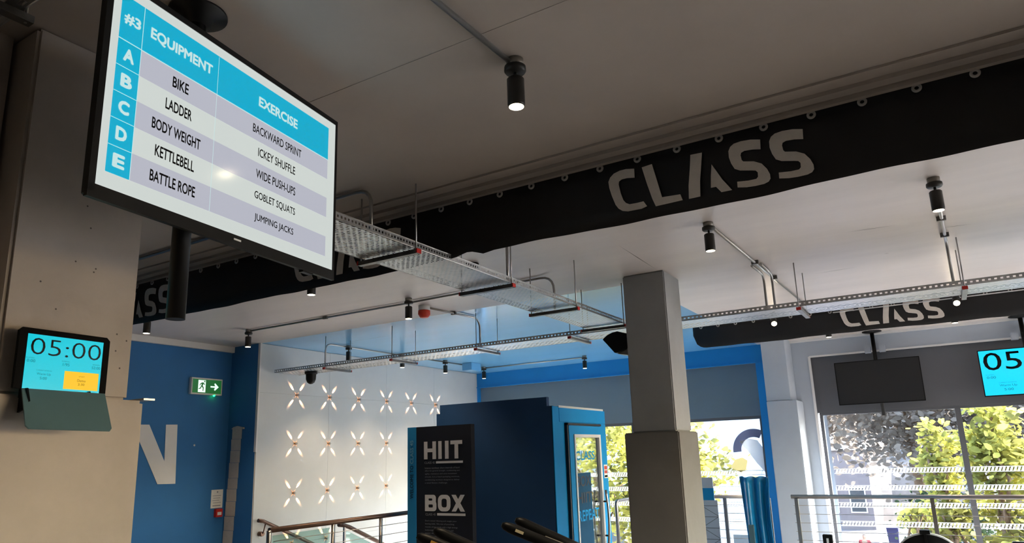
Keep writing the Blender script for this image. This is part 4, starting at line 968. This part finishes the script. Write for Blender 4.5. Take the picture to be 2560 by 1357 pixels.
tree('yellow-green leafed street tree close outside the left windows, beside the booth', -6.9, 15.0, 7.2, 2.3, 5200, .085, M['leaf_yellow'], 11, cz=1.3, spread=.38, ncl=46, rz=1.2)
tree('yellow-green leafed tree outside just right of the centre column', -4.95, 15.6, 6.6, .8, 900, .085, M['leaf_yellow'], 12, cz=1.3, spread=.26, ncl=24, rz=1.3)
tree('big yellow-green tree right of the window mullion', .72, 16.2, 7.0, .50, 2300, .085, M['leaf_yellow'], 13, cz=.75, spread=.17, ncl=44, rz=4.6)
tree('yellow-green tree just left of the window mullion', -.17, 16.6, 6.4, .34, 1200, .085, M['leaf_yellow'], 14, cz=.55, spread=.15, ncl=30, rz=5.5)
tree('small low yellow shrub tree above the fan bike', -.78, 17.2, 4.2, .25, 160, .08, M['leaf_yellow'], 15, cz=0.15, spread=.14, ncl=8)
tree('tall bare brownish tree filling the far left of the right window', -1.5, 40, 13, 5.0, 12000, .17, M['leaf_brown'], 16, trunk=.3, cz=4.6, spread=.9, ncl=50, rz=.9)
tree('wide brownish tree in the middle of the right window background', 4.5, 38, 14, 5.5, 15000, .17, M['leaf_brown'], 17, trunk=.3, cz=4.2, spread=1.0, ncl=55, rz=.95)
tree('brown-grey tree at the right edge of the background', 12.5, 36, 13, 5.5, 11000, .17, M['leaf_brown'], 18, trunk=.3, cz=3.8, spread=1.0, ncl=50, rz=.95)
tree('dull brown tree behind the left street end', -7.0, 46, 13, 5.0, 5000, .24, M['leaf_brown'], 19, trunk=.3, cz=5.0, spread=1.0, ncl=45)
hg = thing('hedge', 'dark green clipped hedge along the street under the brown trees', 'hedge', (1.5, 30, GZ))
rnd = random.Random(21); cen = [Vector((rnd.uniform(3.6, 9), rnd.uniform(24, 34), GZ+rnd.uniform(.3, 2.0))) for _ in range(90)]+[Vector((rnd.uniform(-1.8, 1.2), rnd.uniform(38, 40), GZ+rnd.uniform(.3, 3.2))) for _ in range(50)]
vs, fs = leaves(rnd, cen, 6500, .42, .13); b = MB(); b.add(vs, fs); stuff(b.build('foliage', M['leaf_green'], hg, fix=False))
lp = thing('bollard', 'short dark bollard on the kerb of the street', 'bollard', (-3.9, 24, GZ))
MB().cyl((-3.9, 24, GZ), (-3.9, 24, GZ+1.0), .08, 10).build('post', M['black_pl'], lp); MB().cyl((-3.9, 24, GZ+1.0), (-3.9, 24, GZ+1.1), .07, 10).build('cap', M['white_pl'], lp)
def car(label, x, y, m, cat='car', name='parked_car'):
    t = thing(name, label, cat, (x, y, GZ))
    MB().prism([(-2.1, .25), (-2.1, .75), (-1.6, .85), (-1.0, 1.4), (.8, 1.45), (1.5, .9), (2.1, .8), (2.15, .3)], (x, y, GZ), Y, Z, X, -.85, .85).build('body', m, t, bevel=.05)
    for k in (-.86, .851): MB().prism([(-.95, .92), (-.85, 1.33), (.72, 1.36), (1.2, .94)], (x, y, GZ), Y, Z, X, k-.005, k+.01).build('side_window', M['dark_glass'], t)
    for yy in (-1.3, 1.35):
        for k in (-.8, .8): MB().lathe((x+k-.1, y+yy, GZ+.33), (1, 0, 0), [(.001, 0), (.33, 0), (.33, .2), (.001, .2)], 18).build('wheel', M['black_pl'], t)
    return t
car('pale grey car parked at the kerb far down the street', -1.4, 44, M['grey_paint'])
car('dark blue car parked nearer on the street', -3.0, 21.5, M['navy'])

wb = thing('wheelie_bin', 'dark blue wheelie bin standing on the street below the right windows', 'bin', (-3.4, 47.4, GZ))
b = MB(); b.add([(-3.4-.24, 47.4-.28, GZ+.08), (-3.4+.24, 47.4-.28, GZ+.08), (-3.4+.24, 47.4+.25, GZ+.08), (-3.4-.24, 47.4+.25, GZ+.08), (-3.4-.3, 47.4-.34, GZ+1.0), (-3.4+.3, 47.4-.34, GZ+1.0), (-3.4+.3, 47.4+.34, GZ+1.0), (-3.4-.3, 47.4+.34, GZ+1.0)],
    [(0, 3, 2, 1), (4, 5, 6, 7), (0, 1, 5, 4), (1, 2, 6, 5), (2, 3, 7, 6), (3, 0, 4, 7)]); b.build('body', M['bin_blue'], wb, bevel=.02)
MB().box(-3.4-.31, -3.4+.31, 47.4-.36, 47.4+.37, GZ+1.0, GZ+1.07).build('lid', M['bin_blue'], wb, bevel=.02)
for k in (-.26, .20): MB().cyl((-3.4+k, 47.4+.3, GZ+.1), (-3.4+k+.06, 47.4+.3, GZ+.1), .1, 16).build('wheel', M['black_pl'], wb)
def skin(name, joints, edges, m, parent, sub=2):
    off = parent_loc(parent)
    me = bpy.data.meshes.new(name); me.from_pydata([tuple(Vector(j[0])-off) for j in joints], edges, []); me.materials.append(m)
    o = bpy.data.objects.new(name, me); COL.objects.link(o); o.parent = parent
    o.modifiers.new('skin', 'SKIN'); su_ = o.modifiers.new('sub', 'SUBSURF'); su_.levels = su_.render_levels = sub
    if not me.skin_vertices:
        bm = bmesh.new(); bm.from_mesh(me); bm.verts.layers.skin.verify(); bm.to_mesh(me); bm.free()
    for i, j in enumerate(joints):
        me.skin_vertices[0].data[i].radius = (j[1], j[1]*(j[2] if len(j) > 2 else 1))
    me.skin_vertices[0].data[0].use_root = True
    return o
px_, py_ = -3.92, 37.6
pe = thing('person', 'person with dark hair in a red top walking on the street below', 'person', (px_, py_, GZ))
def J(x, y, z, r, k=1): return ((px_+x, py_+y, GZ+z), r, k)
skin('body', [J(0, 0, .95, .13), J(0, 0, 1.15, .12), J(0, 0, 1.38, .15, .8), J(0, 0, 1.48, .055), J(0, 0, 1.58, .085, 1.15), J(0, 0, 1.68, .08, 1.1),
    J(-.19, 0, 1.40, .055), J(-.26, .03, 1.13, .042), J(-.27, -.06, .90, .032), J(-.27, -.09, .82, .035), J(.19, 0, 1.40, .055), J(.26, .03, 1.13, .042), J(.27, -.06, .90, .032), J(.27, -.09, .82, .035),
    J(-.09, 0, .86, .085), J(-.10, -.08, .48, .06), J(-.10, .06, .08, .04), J(-.10, -.12, .04, .035), J(.09, 0, .86, .085), J(.10, .04, .48, .06), J(.10, .20, .10, .04), J(.10, .06, .04, .035)],
    [(0, 1), (1, 2), (2, 3), (3, 4), (4, 5), (2, 6), (6, 7), (7, 8), (8, 9), (2, 10), (10, 11), (11, 12), (12, 13), (0, 14), (14, 15), (15, 16), (16, 17), (0, 18), (18, 19), (19, 20), (20, 21)], M['skin'], pe)
skin('top', [J(0, 0, .95, .15), J(0, 0, 1.15, .14), J(0, 0, 1.38, .165, .85), J(0, 0, 1.45, .07), J(-.19, 0, 1.41, .068), J(-.255, .03, 1.16, .055), J(.19, 0, 1.41, .068), J(.255, .03, 1.16, .055)],
    [(0, 1), (1, 2), (2, 3), (2, 4), (4, 5), (2, 6), (6, 7)], M['red_cloth'], pe)
skin('trousers', [J(0, 0, .93, .14), J(-.09, 0, .84, .10), J(-.10, -.08, .48, .075), J(-.10, .055, .12, .06), J(.09, 0, .84, .10), J(.10, .04, .48, .075), J(.10, .19, .14, .06)],
    [(0, 1), (1, 2), (2, 3), (0, 4), (4, 5), (5, 6)], M['navy'], pe)
skin('hair', [J(0, .02, 1.70, .085, 1.1), J(0, .04, 1.60, .08, 1)], [(0, 1)], M['hair'], pe)
